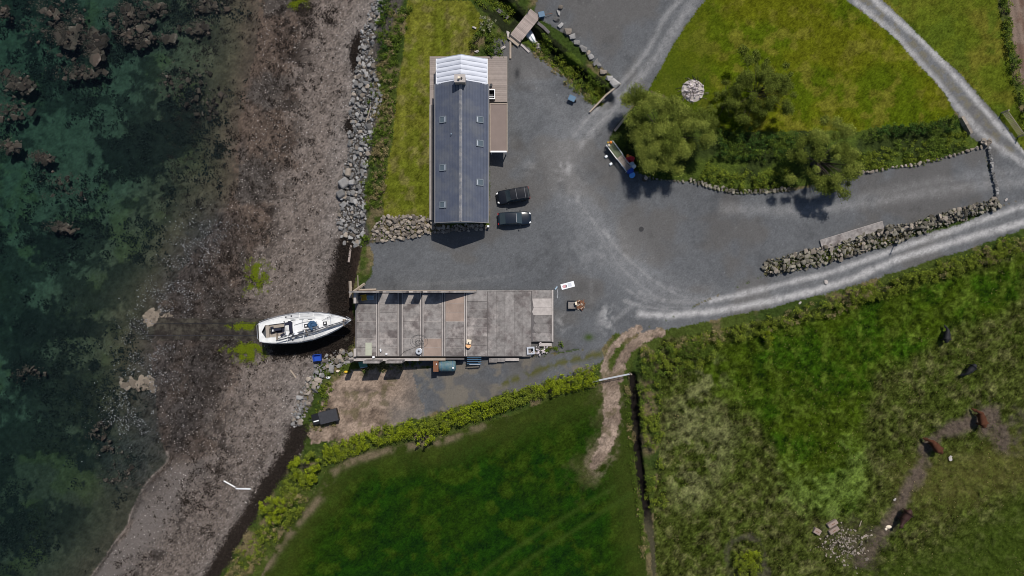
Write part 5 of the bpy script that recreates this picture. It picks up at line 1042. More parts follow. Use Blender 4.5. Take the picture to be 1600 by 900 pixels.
RB = [(1190, 420), (1200, 406), (1250, 393), (1284, 386), (1340, 369), (1382, 354), (1430, 346), (1480, 331), (1555, 310), (1563, 326), (1500, 346), (1440, 364), (1400, 380), (1340, 398), (1290, 412), (1230, 427), (1196, 433)]
armour('stone_bank', 'long rubble stone bank between the yard and the track', RB, 5.0, .28, .85, ROCK['stone_bank'] + ROCK['stone_warm'][:3], 41, sink=.28, stuffmat='stone_bank', hump=.55)
SR = [(548, 546), (520, 548), (500, 560), (484, 585), (470, 610), (458, 640), (453, 668), (470, 666), (482, 640), (494, 612), (508, 592), (525, 575), (550, 566)]
armour('shore_boulders', 'mixed shore boulders between the yacht and the derelict trailer', SR, 6.2, .35, 1.0, ROCK['stone'][:5] + ROCK['stone_warm'][:4], 51, sink=.25)
def row(name, label, pts, step, lo, hi, lib, seed, cat='stone wall', two=False, lift=0.0):
    rg = random.Random(seed); t = thing(name, label, cat, G(*pts[0])); X = []; Y = []; acc = 0
    for (ax_, ay_), (bx, by) in zip(pts[:-1], pts[1:]):
        L = math.hypot(bx - ax_, by - ay_); k = max(1, int(L / step))
        for i in range(k): X.append(ax_ + (bx - ax_) * (i + .5) / k + rg.uniform(-.6, .6)); Y.append(ay_ + (by - ay_) * (i + .5) / k + rg.uniform(-.6, .6))
    if two: X += [x + rg.uniform(-1.5, 1.5) for x in X]; Y += [y - 3.6 for y in Y]
    rock_parts(t, np.array(X), np.array(Y), sizes(len(X), lo, hi, seed, 1), lib, seed, 'stone', .3, 300, 'stone_warm', [lift] * len(X)); return t
row('dry_stone_wall', 'low curved dry stone wall below the thicket, left stretch', [(1075, 283), (1100, 290), (1125, 297), (1160, 302), (1200, 301), (1235, 298)], 5.2, .4, .62, ROCK['stone_bank'], 61, two=True)
row('stone_edging', 'line of pale stones edging the gravel below green verge', [(1300, 282), (1330, 271), (1365, 268), (1390, 262), (1425, 258), (1460, 250), (1500, 240), (1535, 229)], 6.5, .35, .7, ROCK['stone_warm'], 62, 'stone edging')
row('stone_edging', 'short line of dark stones under the big willow tree', [(1005, 275), (1030, 281), (1070, 284)], 6, .3, .5, ROCK['stone_bank'], 63, 'stone edging')
row('dividing_wall', 'thin dry stone wall dividing the yard from the lane', [(1543, 230), (1548, 262), (1554, 290), (1557, 312)], 3.6, .42, .6, ROCK['stone'], 64, lift=.2)
row('stone_pier', 'stone pier heap at the upper end of dividing wall', [(1530, 222), (1538, 228), (1545, 222)], 3.4, .5, .7, ROCK['stone_warm'], 65, two=True, lift=.3)
for k, (ix, iy, s) in enumerate(((876, 12, .7), (872, 21, .75), (870, 31, .85), (876, 40, .8), (886, 48, 1.4), (894, 58, .9), (901, 67, 1.0), (911, 77, 1.15), (918, 83, .8), (923, 90, .9), (930, 98, 1.0), (936, 103, .75), (943, 113, .95), (951, 121, 1.2), (960, 131, 1.3))):
    ordn = ['first', 'second', 'third', 'fourth', 'fifth', 'sixth', 'seventh', 'eighth', 'ninth', 'tenth', 'eleventh', 'twelfth', 'thirteenth', 'fourteenth', 'last'][k]
    o = obj('boulder', ROCK['stone' if k % 4 else 'stone_warm'][k % 9], None, G(ix, iy, s * .2), (.1, .1, k * 1.3 if s < 1.2 else -.8), (s * 1.2, s * .95, s * .9)); tag(o, ordn + ' grey boulder from the top in the row along the ditch', 'boulder', 'row of boulders along the ditch')
# ash heap on the lawn
t = thing('bonfire_heap', 'pale round heap of burnt branches and ash stones on lawn', 'bonfire heap', G(1083, 142)); rr = random.Random(4)
for i in range(90):
    a = rr.random() * 6.28; r = 1.45 * rr.random() ** .6; s = rr.uniform(.14, .42); obj('ash_stone', rr.choice(ROCK['ash']), t, loc=(r * math.cos(a), r * math.sin(a), .5 * (1 - r / 1.6) + .1), rot=(rr.random() * 3, rr.random() * 3, rr.random() * 3), scale=(s * 1.2, s, s * .7))
for i in range(60):
    a = rr.random() * 6.28; r = rr.uniform(.3, 1.6); L = rr.uniform(.4, .9); B().tube([(r * math.cos(a), r * math.sin(a), .55 * (1 - r / 1.8) + .12), (r * math.cos(a) + L * math.cos(a + .5), r * math.sin(a) + L * math.sin(a + .5), .05)], .03, 4).o('branch', M['twig' if i % 2 else 'char'], t)
stuff(B().lathe([(1.65, -.05), (1.3, .12), (.6, .3), (.05, .35)], 20).o('ash_bed', M['concrete_pale'], t))
# rubble in the pasture
rg = np.random.default_rng(8); X = rg.normal(1320, 17, 260); Y = rg.normal(850, 14, 260); sz = sizes(260, .12, .42, 9); p = gpos(X, Y); p[:, 2] += .08
t = thing('rubble_scatter', 'scattered pale rubble beside the concrete blocks in the pasture', 'rubble', G(1320, 850)); rock_parts(t, X, Y, sz, ROCK['stone_warm'], 9, 'rubble_piece', .35)
for (a, b_, lb) in (((1342, 822), (1345, 813), 'short pale stick in pasture, upper one near blocks'), ((1345, 840), (1356, 836), 'short pale stick in pasture, lower one by rubble')): timber(lb, a, b_, .1, .08, 'timber', .12, 'stick')

# ------------------------------------------------------------------ beach pebbles, seaweed, sea rocks (uncountable: stuff)
rg = np.random.default_rng(77)
def shore(n, lo, hi, y0=-10, y1=910):
    Y = rg.uniform(y0, y1, n); T = np.interp(Y, Ty, Tx); W = np.interp(Y, Wy, Wx); u = rg.uniform(lo, hi, n); return W + (T - W) * u, Y, u
X, Y, u = shore(9000, .05, 1.05); sz = .05 + .16 * rg.uniform(0, 1, len(X)) ** 3; p = gpos(X, Y); p[:, 2] += .02
OCT = (np.array([(.5, 0, 0), (-.5, 0, 0), (0, .5, 0), (0, -.5, 0), (0, 0, .35), (0, 0, -.35)]), np.array([(0, 2, 4), (2, 1, 4), (1, 3, 4), (3, 0, 4), (2, 0, 5), (1, 2, 5), (3, 1, 5), (0, 3, 5)]))
def octs(name, p, sz, m):
    a = rg.uniform(0, 6.28, len(p)); ca, sa = np.cos(a)[:, None], np.sin(a)[:, None]; v = OCT[0][None] * sz[:, None, None]; x = v[..., 0] * 1.3; y = v[..., 1] * .8
    V = np.stack([x * ca - y * sa, x * sa + y * ca, v[..., 2]], -1) + p[:, None]; T = OCT[1][None] + (np.arange(len(p)) * 6)[:, None, None]; return mesh_np(name, V.reshape(-1, 3), T.reshape(-1, 3), m)
stuff(obj('beach_pebbles', octs('beach_pebbles', p, sz, M['pebble'])), 'pale pebbles strewn over the whole beach', 'pebbles')
# pale flecks imitating wave glints over the mussel bed
k = 9000; X = rg.normal(0, 1, k); s = rg.uniform(0, 1, k); BX = np.interp(s, [0, .25, .5, .75, 1], [330, 285, 240, 225, 200]) + X * 26; BY = np.interp(s, [0, .25, .5, .75, 1], [350, 430, 505, 600, 690]) + rg.normal(0, 16, k)
m_ = vnoise(BX, BY, 14, 8) > .42; BX, BY = BX[m_], BY[m_]; p = gpos(BX, BY); p[:, 2] = np.maximum(p[:, 2] + .03, WL + .02) ; sz = .05 + .16 * rg.uniform(0, 1, len(BX)) ** 4
stuff(obj('glint_flecks', octs('glint_flecks', p, sz, M['shell'])), 'pale flecks imitating wave glints on the dark mussel bed at waterline', 'glint flecks')
X, Y = np.array([237, 246, 252, 266, 262, 272, 206, 214, 222, 232, 242, 248, 190, 236, 200, 212]), np.array([496, 500, 494, 474, 484, 493, 594, 600, 605, 601, 605, 598, 612, 608, 606, 596])
def flat_weed(name, X, Y, r, per, m, lift=.04, flat=.25, lsize=.16, minz=None):
    C_ = []; N_ = []; S_2 = []
    p = gpos(X, Y)
    if minz is not None: p[:, 2] = np.maximum(p[:, 2], minz)
    for c, q in zip(p, r):
        k = max(4, int(per * q * q)); a = rg.normal(size=(k, 3)) * np.array([q * .5, q * .5, q * .12]); a[:, 2] = abs(a[:, 2]) * flat * 4 + lift; C_.append(c + a); N_.append(np.stack([rg.normal(0, .5, k), rg.normal(0, .5, k), np.ones(k)], -1)); S_2.append(lsize * rg.uniform(.6, 1.6, k))
    v, f = leaves(np.concatenate(C_), np.concatenate(N_), np.concatenate(S_2), rg, .6); return mesh_np(name, v, f, m)
# small and big weed tufts on the beach
X, Y, u = shore(2600, .02, .97); w = fbm(X, Y, 40, 13) * .8 - .9 * abs(u - .33) + .35 * (rg.uniform(0, 1, len(X))) + .12; k = w > .56; X, Y = X[k], Y[k]; r = .10 + .42 * rg.uniform(0, 1, len(X)) ** 3
stuff(obj('beach_seaweed', flat_weed('beach_seaweed', X, Y, r, 150, M['weed'], .03, .2, .075)), 'dark seaweed tufts scattered over the beach', 'seaweed')
X1, Y1, u = shore(700, .10, .80); k = (fbm(X1, Y1, 55, 14) - .35 * abs(u - .33)) > .53; r1 = .3 + .7 * rg.uniform(0, 1, k.sum()) ** 2
stuff(obj('beach_seaweed', flat_weed('beach_seaweed', X1[k], Y1[k], r1, 90, M['weed'], .03, .2, .085)), 'larger black seaweed mats on the mid beach', 'seaweed')
# wrack line under the bank
XW = []; YW = []
for pts, wd, nn in (([(546, 372), (540, 410), (528, 450), (532, 480), (530, 500)], 11, 520), ([(470, 672), (455, 700), (430, 745), (400, 790), (368, 840), (345, 880), (330, 910)], 9, 620), ([(540, 500), (535, 545)], 10, 260), ([(430, 548), (480, 545), (520, 538)], 9, 260), ([(560, 55), (555, 100), (556, 70)], 4, 90), ([(546, 200), (550, 195)], 4, 30)):
    P_ = np.array(pts, float); s = rg.uniform(0, len(pts) - 1, nn); XW.append(np.interp(s, range(len(pts)), P_[:, 0]) + rg.normal(0, wd * .55, nn)); YW.append(np.interp(s, range(len(pts)), P_[:, 1]) + rg.normal(0, 5, nn))
XW = np.concatenate(XW); YW = np.concatenate(YW); stuff(obj('wrack_seaweed', flat_weed('wrack_seaweed', XW, YW, np.full(len(XW), .6), 75, M['weed'], .05, .2, .085)), 'thick dark seaweed wrack along the foot of the bank', 'seaweed')
# bright green algae beside the slipway
XA = []; YA = []
for cx, cy, rx, ry, nn in ((384, 510, 20, 4, 420), (388, 550, 24, 13, 1200), (400, 432, 17, 22, 700), (465, 4, 16, 9, 260)):
    xa = cx + rg.normal(0, .5, nn) * rx; ya = cy + rg.normal(0, .5, nn) * ry; k = vnoise(xa, ya, 7, 71) > .45; XA.append(xa[k]); YA.append(ya[k])
XA = np.concatenate(XA); YA = np.concatenate(YA); stuff(obj('green_algae', flat_weed('green_algae', XA, YA, np.full(len(XA), .3), 90, M['algae'], .10, .03, .06)), 'bright green algae on the stones beside the slipway', 'algae')
# weed beds under water
n_ = 5200; X = rg.uniform(-60, 400, n_); Y = rg.uniform(-40, 940, n_); Wn = np.interp(Y, Wy, Wx); dn_ = (Wn - X); w = fbm(X, Y, 75, 15, 4) + .15 * (fbm(X, Y, 20, 16) - .5)
dens = np.clip((w - .47) * 9, 0, 1) * np.clip(dn_ / 40, 0, 1); dens = np.maximum(dens, .9 * (np.exp(-(((X - 300) / 75) ** 2 + ((Y - 200) / 55) ** 2)) + np.exp(-(((X - 210) / 60) ** 2 + ((Y - 240) / 45) ** 2)) + .8 * np.exp(-(((X - 90) / 60) ** 2 + ((Y - 380) / 40) ** 2)) + .8 * np.exp(-(((X - 60) / 50) ** 2 + ((Y - 560) / 70) ** 2)) + .6 * np.exp(-(((X - 150) / 40) ** 2 + ((Y - 660) / 60) ** 2))) * (vnoise(X, Y, 12, 17) > .35)); k = (rg.uniform(0, 1, n_) < dens) & (dn_ > 6); X, Y = X[k], Y[k]
stuff(obj('kelp_beds', flat_weed('kelp_beds', X, Y, .3 + .8 * rg.uniform(0, 1, len(X)) ** 2, 45, M['weed_sea'], .06, .3, .12)), 'dark kelp beds under the shallow water', 'seaweed')
X = rg.uniform(250, 420, 900); Y = rg.uniform(0, 340, 900); k = rg.uniform(0, 1, 900) < .25 + .6 * (fbm(X, Y, 60, 19) > .5); X, Y = X[k], Y[k]
stuff(obj('kelp_beds', flat_weed('kelp_beds', X, Y, .2 + .5 * rg.uniform(0, 1, len(X)) ** 3, 90, M['weed'], .05, .2, .08)), 'small dark weed tufts on the wet sand at the sea edge', 'seaweed')
# weed covered rocks breaking the surface
reef = []
for (cx, cy, n2, sx, sy, big) in ((30, 130, 9, 15, 10, 1.5), (150, 75, 9, 8, 16, 1.7), (105, 60, 14, 15, 13, 1.4), (200, 28, 14, 22, 16, 1.3), (225, 62, 12, 26, 8, 1.3), (85, 20, 7, 14, 12, 1.3), (310, 45, 9, 13, 9, 1.1), (325, 8, 8, 18, 8, 1.1), (130, 115, 12, 22, 7, 1.0), (25, 175, 8, 18, 14, 1.1), (18, 230, 6, 10, 8, 1.3), (68, 245, 6, 10, 6, 1.3), (100, 355, 6, 14, 5, 1.1), (110, 290, 8, 24, 14, .8), (250, 15, 6, 14, 8, 1.1), (5, 20, 4, 8, 8, 1.4), (60, 55, 4, 18, 14, .8), (280, 120, 9, 26, 22, .8), (330, 165, 12, 26, 18, .8), (45, 580, 4, 14, 8, .8), (160, 680, 8, 18, 18, .8), (195, 740, 9, 30, 20, .7), (120, 30, 5, 10, 10, .9)):
    for i in range(n2 * 5): reef.append((cx + rg.normal(0, .72) * sx, cy + rg.normal(0, .72) * sy, big * (.15 + 1.0 * rg.uniform(0, 1) ** 2.2)))
reef.sort(key=lambda q: -q[2]); t = thing('reef_rocks', 'weed covered reef rocks breaking the shallow sea surface', 'reef', P3(150, 120, -4.5)); rr = random.Random(2); tl = t.location
small = []
for i, (x, y, s) in enumerate(reef):
    top = WL + (rr.uniform(-.28, .10) if s > .45 else rr.uniform(-.5, .02)); pz_ = P3(x, y, top)
    if i < 300: obj('rock', rr.choice(ROCK['sea_rock']), t, loc=(pz_.x - tl.x, pz_.y - tl.y, top - .25 - tl.z), rot=(rr.uniform(-.2, .2), rr.uniform(-.2, .2), rr.random() * 6), scale=(s * rr.uniform(.9, 1.4), s * rr.uniform(.7, 1.1), .75))
    else: small.append((pz_.x - tl.x, pz_.y - tl.y, top - .12 - tl.z, s))
sm = np.array(small); stuff(obj('small_rocks', merged_rocks('small_rocks', sm[:, :3], sm[:, 3], M['sea_rock'], 1.0), t))
RX = np.array([q[0] for q in reef]); RY = np.array([q[1] for q in reef]); RS = np.array([q[2] for q in reef])
stuff(obj('reef_weed', flat_weed('reef_weed', RX + rg.normal(0, 2, len(RX)), RY + rg.normal(0, 2, len(RX)), .12 + RS * .42, 70, M['reef_weed'], .03, .15, .075, WL - .3)), 'brown weed fronds floating over the reef rocks', 'seaweed')
for cx, cy, rx, ry, lb in ((238, 496, 13, 10, 'pale tan rock flat at waterline, upper left of pair'), (267, 496, 11, 8, 'pale tan rock flat at waterline, upper right of pair'), (262, 476, 15, 6, 'grey rock flat above the pair at waterline'), (222, 602, 30, 9, 'large pale tan rock flat low on the mussel bed')):
    t = thing('rock_flat', lb, 'rock', P3(cx, cy, WL)); tl = t.location
    for i in range(48):
        x = cx + rr.gauss(0, .5) * rx; y = cy + rr.gauss(0, .5) * ry; s = rr.uniform(.35, 1.1); p = P3(x, y, WL + .05); obj('rock', rr.choice(ROCK['tan_rock'] if 'tan' in lb else ROCK['sea_rock']), t, loc=(p.x - tl.x, p.y - tl.y, -.02), rot=(0, 0, rr.random() * 6), scale=(s * 1.3, s, .22))

# ------------------------------------------------------------------ trees, hedges, shrubs
def tree(name, label, ix, iy, hgt, rad, nclump, per, lsize, m, seed, trunk_r=.22, sparse=False, base=None, shape=.8, m2=None, cat='tree', group=None, notch=0.0):
    rg2 = np.random.default_rng(seed); g0 = G(ix, iy); t = thing(name, label, cat, g0, 0, group)
    cs = []; rs = []
    for i in range(nclump):
        a = rg2.uniform(0, 6.28); rr_ = rad * math.sqrt(rg2.uniform(0, 1)) * .86; k = rr_ / rad
        z = hgt * (.36 + .58 * math.sqrt(max(0, 1 - k * k)) * rg2.uniform(.28, 1.0)) * shape / .8
        ex = (1 + .18 * math.sin(a * 3 + seed) + .12 * math.sin(a * 5 + 2 * seed)) * (1 - notch * math.exp(-((a - .9) / .45) ** 2) - notch * .9 * math.exp(-((a - 3.75) / .38) ** 2))
        cs.append((rr_ * math.cos(a) * ex, rr_ * math.sin(a) * ex, z)); rs.append(rad * rg2.uniform(.09, .22) * (1.0 if not sparse else .9))
    half_ = len(cs) if m2 is None else int(len(cs) * .62)
    v, f = clump_leaves(cs[:half_], rs[:half_], per, lsize, rg2, fuzz=.17); obj('crown', mesh_np('crown', v, f, M[m]), t)
    if m2 is not None: v, f = clump_leaves(cs[half_:], rs[half_:], per, lsize, rg2, fuzz=.17); obj('crown', mesh_np('crown', v, f, M[m2]), t)
    tr_ = B().tube([(0, 0, -.4), (.05, .03, hgt * .25), (.0, .1, hgt * .5)], [trunk_r, trunk_r * .75, trunk_r * .4], 8).o('trunk', M['bark'], t, smooth=True)
    for i in range(0, len(cs), 3 if not sparse else 2):
        c = Vector(cs[i]); s0 = Vector((0, 0, hgt * rg2.uniform(.15, .4))); mid = s0.lerp(c, .5) + Vector((0, 0, .25)); B().tube([s0, mid, c], [trunk_r * .3, trunk_r * .14, .012], 5).o('limb', M['bark'], tr_)
    return t
tree('willow_tree', 'big dense olive green tree beside the work bench', 1030, 217, 6.6, 6.0, 105, 1000, .085, 'leaf_willow', 1, .35, m2='leaf_olive', shape=.85, notch=.28)
tree('thorn_tree', 'open leafed tree standing on the lawn above the thicket', 1172, 152, 7.0, 5.0, 68, 1000, .08, 'leaf_olive', 2, .26, True)
tree('thorn_tree', 'small thin leafed tree just right of the bonfire heap', 1128, 168, 4.6, 3.0, 40, 900, .08, 'leaf_olive', 3, .16, True)
tree('thorn_tree', 'open leafed tree at the right end of thicket by gravel', 1268, 256, 6.4, 5.2, 70, 1000, .08, 'leaf_olive', 4, .28, True, m2='leaf_willow')
tree('bright_bush_tree', 'bright green tree on the shore end of the field hedge', 484, 728, 3.0, 2.4, 60, 900, .08, 'leaf_bright', 5, .14, m2='leaf_hedge')
tree('bright_bush_tree', 'bright green bushy tree nearest the beach wrack', 432, 790, 2.8, 2.0, 52, 900, .08, 'leaf_bright', 6, .14, m2='leaf_hedge')
tree('bright_bush_tree', 'small tree in the middle of the field hedge', 665, 680, 3.2, 1.4, 28, 900, .08, 'leaf_bright', 7, .1)
def hedge(name, label, pts, width, hgt, m, m2, seed, dens=1.0, lsize=.085, mixn=.5, cat='hedge', bare=0.0, rag=.5):
    rg2 = np.random.default_rng(seed); P_ = np.array(pts, float); sl_ = np.concatenate([[0], np.cumsum(np.hypot(*np.diff(P_, axis=0).T))]); L = sl_[-1]; pxm = F / H
    n = int(L * width / (pxm * pxm) * 5.0 * dens) + 4; s = rg2.uniform(0, L, n); off = rg2.uniform(-1, 1, n); wv = width / 2 * (1 - rag * .5 + rag * vnoise(s, s * 0 + seed * 3, 22, seed))
    X = np.interp(s, sl_, P_[:, 0]); Y = np.interp(s, sl_, P_[:, 1]); dx = np.interp(s + 1, sl_, P_[:, 0]) - np.interp(s - 1, sl_, P_[:, 0]); dy = np.interp(s + 1, sl_, P_[:, 1]) - np.interp(s - 1, sl_, P_[:, 1]); nn = np.hypot(dx, dy) + 1e-6
    X = X - dy / nn * off * wv; Y = Y + dx / nn * off * wv
    keep = vnoise(X, Y, 16, seed + 4) > bare; X, Y, off = X[keep], Y[keep], off[keep]
    g0 = G(*pts[len(pts) // 2]); t = thing(name, label, cat, g0); p = gpos(X, Y) - np.array(g0)
    hh = hgt * (.45 + .55 * np.sqrt(np.clip(1 - off ** 2, 0, 1))) * (.6 + .7 * vnoise(X, Y, 20, seed + 9)); r = .2 + .28 * rg2.uniform(0, 1, len(X)); p[:, 2] += np.maximum(hh - r * .6 + .15 * rg2.normal(size=len(X)), .03)
    a = vnoise(X, Y, 26, seed + 2) + .25 * rg2.normal(size=len(X)) > mixn
    for nm, kk, mm in (('foliage', ~a, m), ('foliage', a, m2)):
        if kk.sum() < 3: continue
        v, f = clump_leaves(p[kk], r[kk], 300, lsize, rg2, .4, .8); obj(nm, mesh_np(nm, v, f, M[mm]), t)
    b = B()
    for i in range(0, len(X), max(1, len(X) // 40)): q = p[i]; zb0 = gz(X[i], Y[i]) - g0.z; b.tube([(q[0], q[1], zb0 - .1), (q[0] + .1, q[1], q[2])], .03, 4)
    stuff(b.o('stems', M['bark'], t)); return t
hedge('hedge', 'long leafy hedge between the dirt lane and dark green field', [(932, 582), (880, 598), (830, 612), (780, 630), (730, 645), (690, 660), (640, 668), (590, 680), (540, 700), (505, 712)], 28, 1.5, 'leaf_hedge', 'leaf_bright', 11, 1.5, mixn=.5)
hedge('hedge', 'scrubby hedge running down the shore side of the field', [(470, 770), (450, 800), (420, 835), (395, 860), (360, 915)], 38, 1.0, 'leaf_hedge', 'leaf_dry', 12, .8, mixn=.72)
hedge('scrub', 'low mixed scrub between the shore trees', [(470, 745), (455, 775)], 40, 1.0, 'leaf_hedge', 'leaf_olive', 13, .9, mixn=.6, cat='scrub')
hedge('hedge', 'verge hedge along the lower side of the gravel track', [(1000, 555), (1060, 540), (1130, 528), (1200, 508), (1260, 490), (1320, 472), (1380, 452), (1440, 432), (1500, 412), (1560, 392), (1620, 370)], 26, 1.15, 'leaf_hedge', 'leaf_dry', 14, .8, mixn=.8, bare=.25)
hedge('hedge', 'dense green hedge clump at the mouth of dirt track', [(1000, 575), (1050, 560), (1110, 545)], 44, 1.5, 'leaf_bank', 'leaf_hedge', 15, .9, mixn=.5)
hedge('hedge', 'overgrown hedge beside the straight dark ditch', [(1012, 590), (1015, 640), (1018, 690), (1022, 740), (1026, 790)], 34, 1.1, 'leaf_bank', 'leaf_hedge', 16, .75, mixn=.5, bare=.22)
hedge('bush', 'pale green bush at the upper edge of pasture hedge', [(1190, 530), (1200, 525)], 30, 1.8, 'leaf_hedge', 'leaf_bright', 17, 1.2, cat='bush')
hedge('bush', 'bushes breaking the verge hedge above the pasture', [(1320, 462), (1345, 462), (1380, 448)], 24, 1.7, 'leaf_hedge', 'leaf_dry', 18, 1.1, mixn=.75, cat='bush')
hedge('scrub', 'dry tangled scrub beside the right end of track', [(1520, 405), (1545, 398), (1575, 385)], 24, .9, 'leaf_dry', 'leaf_hedge', 19, .6, mixn=.55, cat='scrub')
hedge('bramble_thicket', 'dark bramble thicket between the willow and right tree', [(1115, 225), (1160, 225), (1200, 235), (1245, 230)], 48, 1.4, 'leaf_dark', 'leaf_bank', 20, .95, mixn=.55, cat='thicket')
hedge('bramble_thicket', 'green bramble growth along the low curved stone wall', [(1100, 268), (1140, 283), (1190, 284), (1235, 275)], 26, .7, 'leaf_hedge', 'leaf_bank', 21, .95, mixn=.6, cat='thicket')
hedge('bramble_thicket', 'dark hedge along the lower edge of the lawn', [(1350, 212), (1400, 206), (1450, 202), (1490, 192)], 20, 1.3, 'leaf_dark', 'leaf_bank', 22, 1.0, mixn=.6, cat='thicket')
hedge('verge_growth', 'bright grassy verge above the pale stone edging', [(1330, 255), (1390, 240), (1450, 232), (1510, 218)], 26, .45, 'leaf_hedge', 'leaf_bank', 23, .9, mixn=.55, cat='verge')
hedge('undergrowth', 'shaded undergrowth beneath the big willow tree', [(985, 205), (1010, 240), (1060, 268)], 36, .6, 'leaf_dark', 'leaf_olive', 24, .8, mixn=.6, cat='undergrowth')
hedge('bank_growth', 'dark green bushes between the rock armour and lawn', [(604, 0), (596, 45), (598, 75), (595, 98)], 16, .8, 'leaf_dark', 'leaf_bank', 25, 1.1, mixn=.6, cat='bushes', bare=.1)
hedge('bank_growth', 'rough weedy growth along the lawn edge above the rocks', [(630, 10), (614, 60), (604, 110), (602, 160), (598, 205), (590, 250), (586, 290), (582, 325)], 30, .5, 'leaf_bank', 'leaf_dry', 26, 1.0, mixn=.62, cat='weeds', bare=.12)
hedge('bank_growth', 'green weed clump between rock bank and seaweed', [(570, 368), (572, 384)], 12, .5, 'leaf_bright', 'leaf_bank', 27, 1.2, cat='weeds')
hedge('ditch_growth', 'green growth along the ditch below the footbridge', [(838, 62), (860, 88), (890, 112), (920, 140), (945, 152)], 28, .7, 'leaf_bank', 'leaf_hedge', 28, 1.0, mixn=.55, cat='ditch plants', bare=.15)
hedge('ditch_growth', 'green growth along the ditch above the footbridge', [(745, -8), (775, 8), (800, 25)], 24, .6, 'leaf_hedge', 'leaf_bank', 29, .9, mixn=.5, cat='ditch plants')
hedge('ditch_growth', 'dry straw verge between the yard and the ditch', [(828, 76), (848, 92), (890, 130), (925, 160)], 9, .25, 'leaf_dry', 'leaf_bank', 30, 1.0, mixn=.7, cat='verge')
hedge('garden_bed', 'mixed garden bed shrubs north east of the deck', [(745, 55), (760, 70), (785, 75)], 38, .7, 'leaf_bank', 'leaf_olive', 31, .8, mixn=.6, cat='garden bed', bare=.2)
tree('flowering_shrub', 'pale cream flowering shrub in the garden bed', 761, 40, 1.3, 1.2, 26, 330, .10, 'leaf_pale', 32, .05, cat='shrub'); tree('round_shrub', 'round olive shrub at the deck corner of garden', 741, 68, 1.2, .75, 14, 380, .10, 'leaf_olive', 33, .05, cat='shrub'); tree('round_shrub', 'dark green shrub in the garden bed above deck', 770, 80, 1.0, .8, 14, 380, .10, 'leaf_dark', 34, .05, cat='shrub'); tree('round_shrub', 'small yellow green shrub near the footbridge foot', 787, 64, .8, .5, 9, 400, .09, 'leaf_bright', 35, .04, cat='shrub')
for ix, iy, s, lb in ((793, 54, .7, 'pale garden stone beside the footbridge step'), (786, 76, .6, 'pale garden stone at the deck end of bed'), (745, 81, .5, 'cream stone in the bed beside the canopy'), (741, 44, .45, 'cream stone at the lawn edge of the bed')): tag(obj('garden_stone', ROCK['concrete_pale'][int(ix) % 9], None, G(ix, iy, .15), (0, 0, ix), (s * 1.5, s * .8, s * .6)), lb, 'stone', 'garden bed stones')
hedge('bank_growth', 'green weeds on the slope between store and trailer', [(530, 572), (510, 605), (502, 635), (495, 660)], 22, .4, 'leaf_bank', 'leaf_hedge', 36, .8, mixn=.5, cat='weeds', bare=.25)
hedge('bank_growth', 'weeds around the derelict trailer', [(485, 668), (505, 668), (532, 650)], 12, .3, 'leaf_bank', 'leaf_dry', 37, .8, mixn=.6, cat='weeds', bare=.1)
hedge('hedge', 'thin hedge along the ploughed strip at right edge', [(1566, -10), (1572, 50), (1582, 110), (1594, 160), (1604, 210)], 12, 1.0, 'leaf_bank', 'leaf_hedge', 38, .9, mixn=.55, bare=.15)
hedge('slab_weeds', 'weeds along the broken south east edge of slab', [(822, 556), (850, 546), (880, 540)], 8, .3, 'leaf_bank', 'leaf_dry', 39, .9, cat='weeds', bare=.2)
hedge('slab_weeds', 'weeds in the shade along the south wall of store', [(562, 574), (600, 572), (650, 566), (680, 562)], 12, .35, 'leaf_bank', 'leaf_dry', 40, .9, cat='weeds', bare=.2)
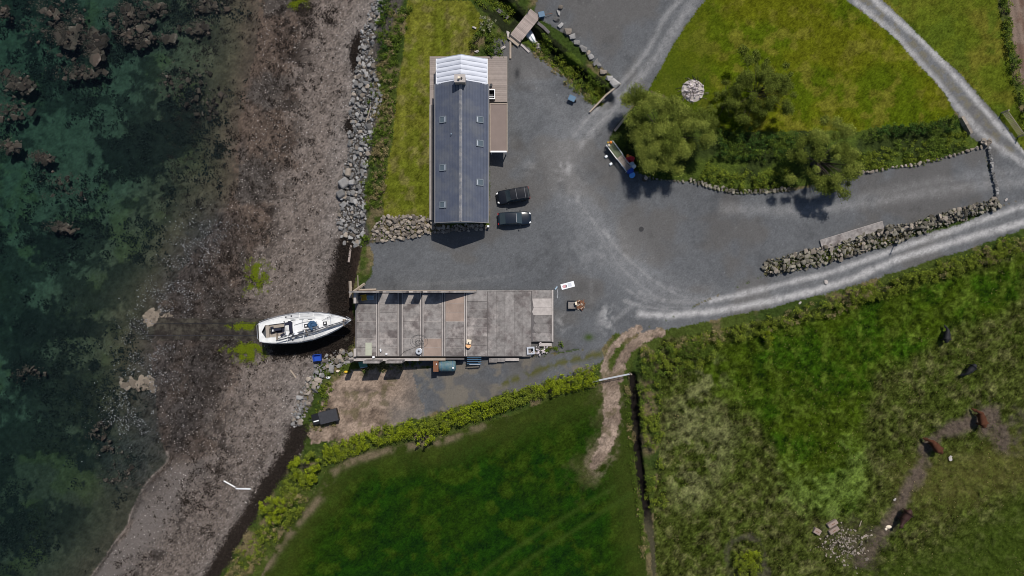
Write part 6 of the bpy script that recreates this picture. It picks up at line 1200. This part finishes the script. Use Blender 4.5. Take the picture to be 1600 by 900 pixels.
# rough grass tufts over the pasture and verges
def tufts(name, label, cond, n, size, m, seed):
    rg2 = np.random.default_rng(seed); X = rg2.uniform(-5, 1605, n); Y = rg2.uniform(-5, 905, n); k = cond(X, Y); X, Y = X[k], Y[k]; p = gpos(X, Y); p[:, 2] += .06
    nb_ = 4; p = np.repeat(p, nb_, 0); N = len(p); p[:, :2] += rg2.normal(0, size * .55, (N, 2)); p[:, 2] += rg2.uniform(.0, .16, N)
    nr = np.stack([rg2.normal(0, .8, N), rg2.normal(0, .8, N), np.ones(N)], -1); v, f = leaves(p, nr, size * rg2.uniform(.5, 1.2, N), rg2, .35); return stuff(obj(name, mesh_np(name, v, f, M[m])), label, 'grass')
tufts('grass_tufts', 'rough grass tufts over the grazed pasture', lambda x, y: inpoly(x, y, PASTURE) & (vnoise(x, y, 9, 3) > .45) & (pdist(x, y, [(1545, 650), (1500, 668), (1446, 700), (1436, 740), (1385, 830)]) > 14), 60000, .085, 'grass_blade', 51)
tufts('dry_grass_tufts', 'dry straw coloured grass tufts on banks and verges', lambda x, y: ((inpoly(x, y, PASTURE) & (fbm(x, y, 40, 6) > .55)) | ((sdf(x, y, FIELD_S) < 0) & (sdf(x, y, FIELD_S) > -30) & (y > 560) & (x < 930))) & (vnoise(x, y, 7, 4) > .5), 26000, .07, 'leaf_dry', 52)

hedge('bank_weeds', 'green weeds growing among the long rubble bank stones', [(1215, 420), (1290, 400), (1320, 393), (1380, 375), (1450, 352)], 16, .55, 'leaf_bank', 'leaf_hedge', 44, .8, mixn=.5, cat='weeds', bare=.56)
hedge('bank_weeds', 'small weeds along the pale stone edging of gravel', [(1300, 279), (1365, 264), (1430, 254), (1500, 237)], 8, .3, 'leaf_bank', 'leaf_hedge', 45, .9, cat='weeds', bare=.4)
hedge('bank_weeds', 'green tufts in the grey rock armour', [(592, 100), (580, 155), (574, 230), (566, 330)], 12, .3, 'leaf_bank', 'leaf_hedge', 46, .8, cat='weeds', bare=.62)

hedge('gorse_bush', 'round green gorse bush alone low in the pasture', [(1164, 858), (1166, 875), (1165, 895)], 44, 1.5, 'leaf_hedge', 'leaf_bright', 8, 1.2, mixn=.6, cat='bush', rag=.2)
hedge('ditch_growth', 'low grass fringe along the field side of the dark ditch', [(981, 600), (984, 650), (987, 700), (994, 760), (1001, 810), (1008, 870)], 9, .3, 'leaf_bank', 'leaf_dry', 47, .8, mixn=.6, cat='ditch plants', bare=.3)
X, Y, u = shore(420, .45, .97); r = .08 + .4 * rg.uniform(0, 1, len(X)) ** 4
stuff(obj('beach_seaweed', flat_weed('beach_seaweed', X, Y, r, 150, M['weed'], .03, .2, .07)), 'small dark weed tufts on the upper pale beach', 'seaweed')
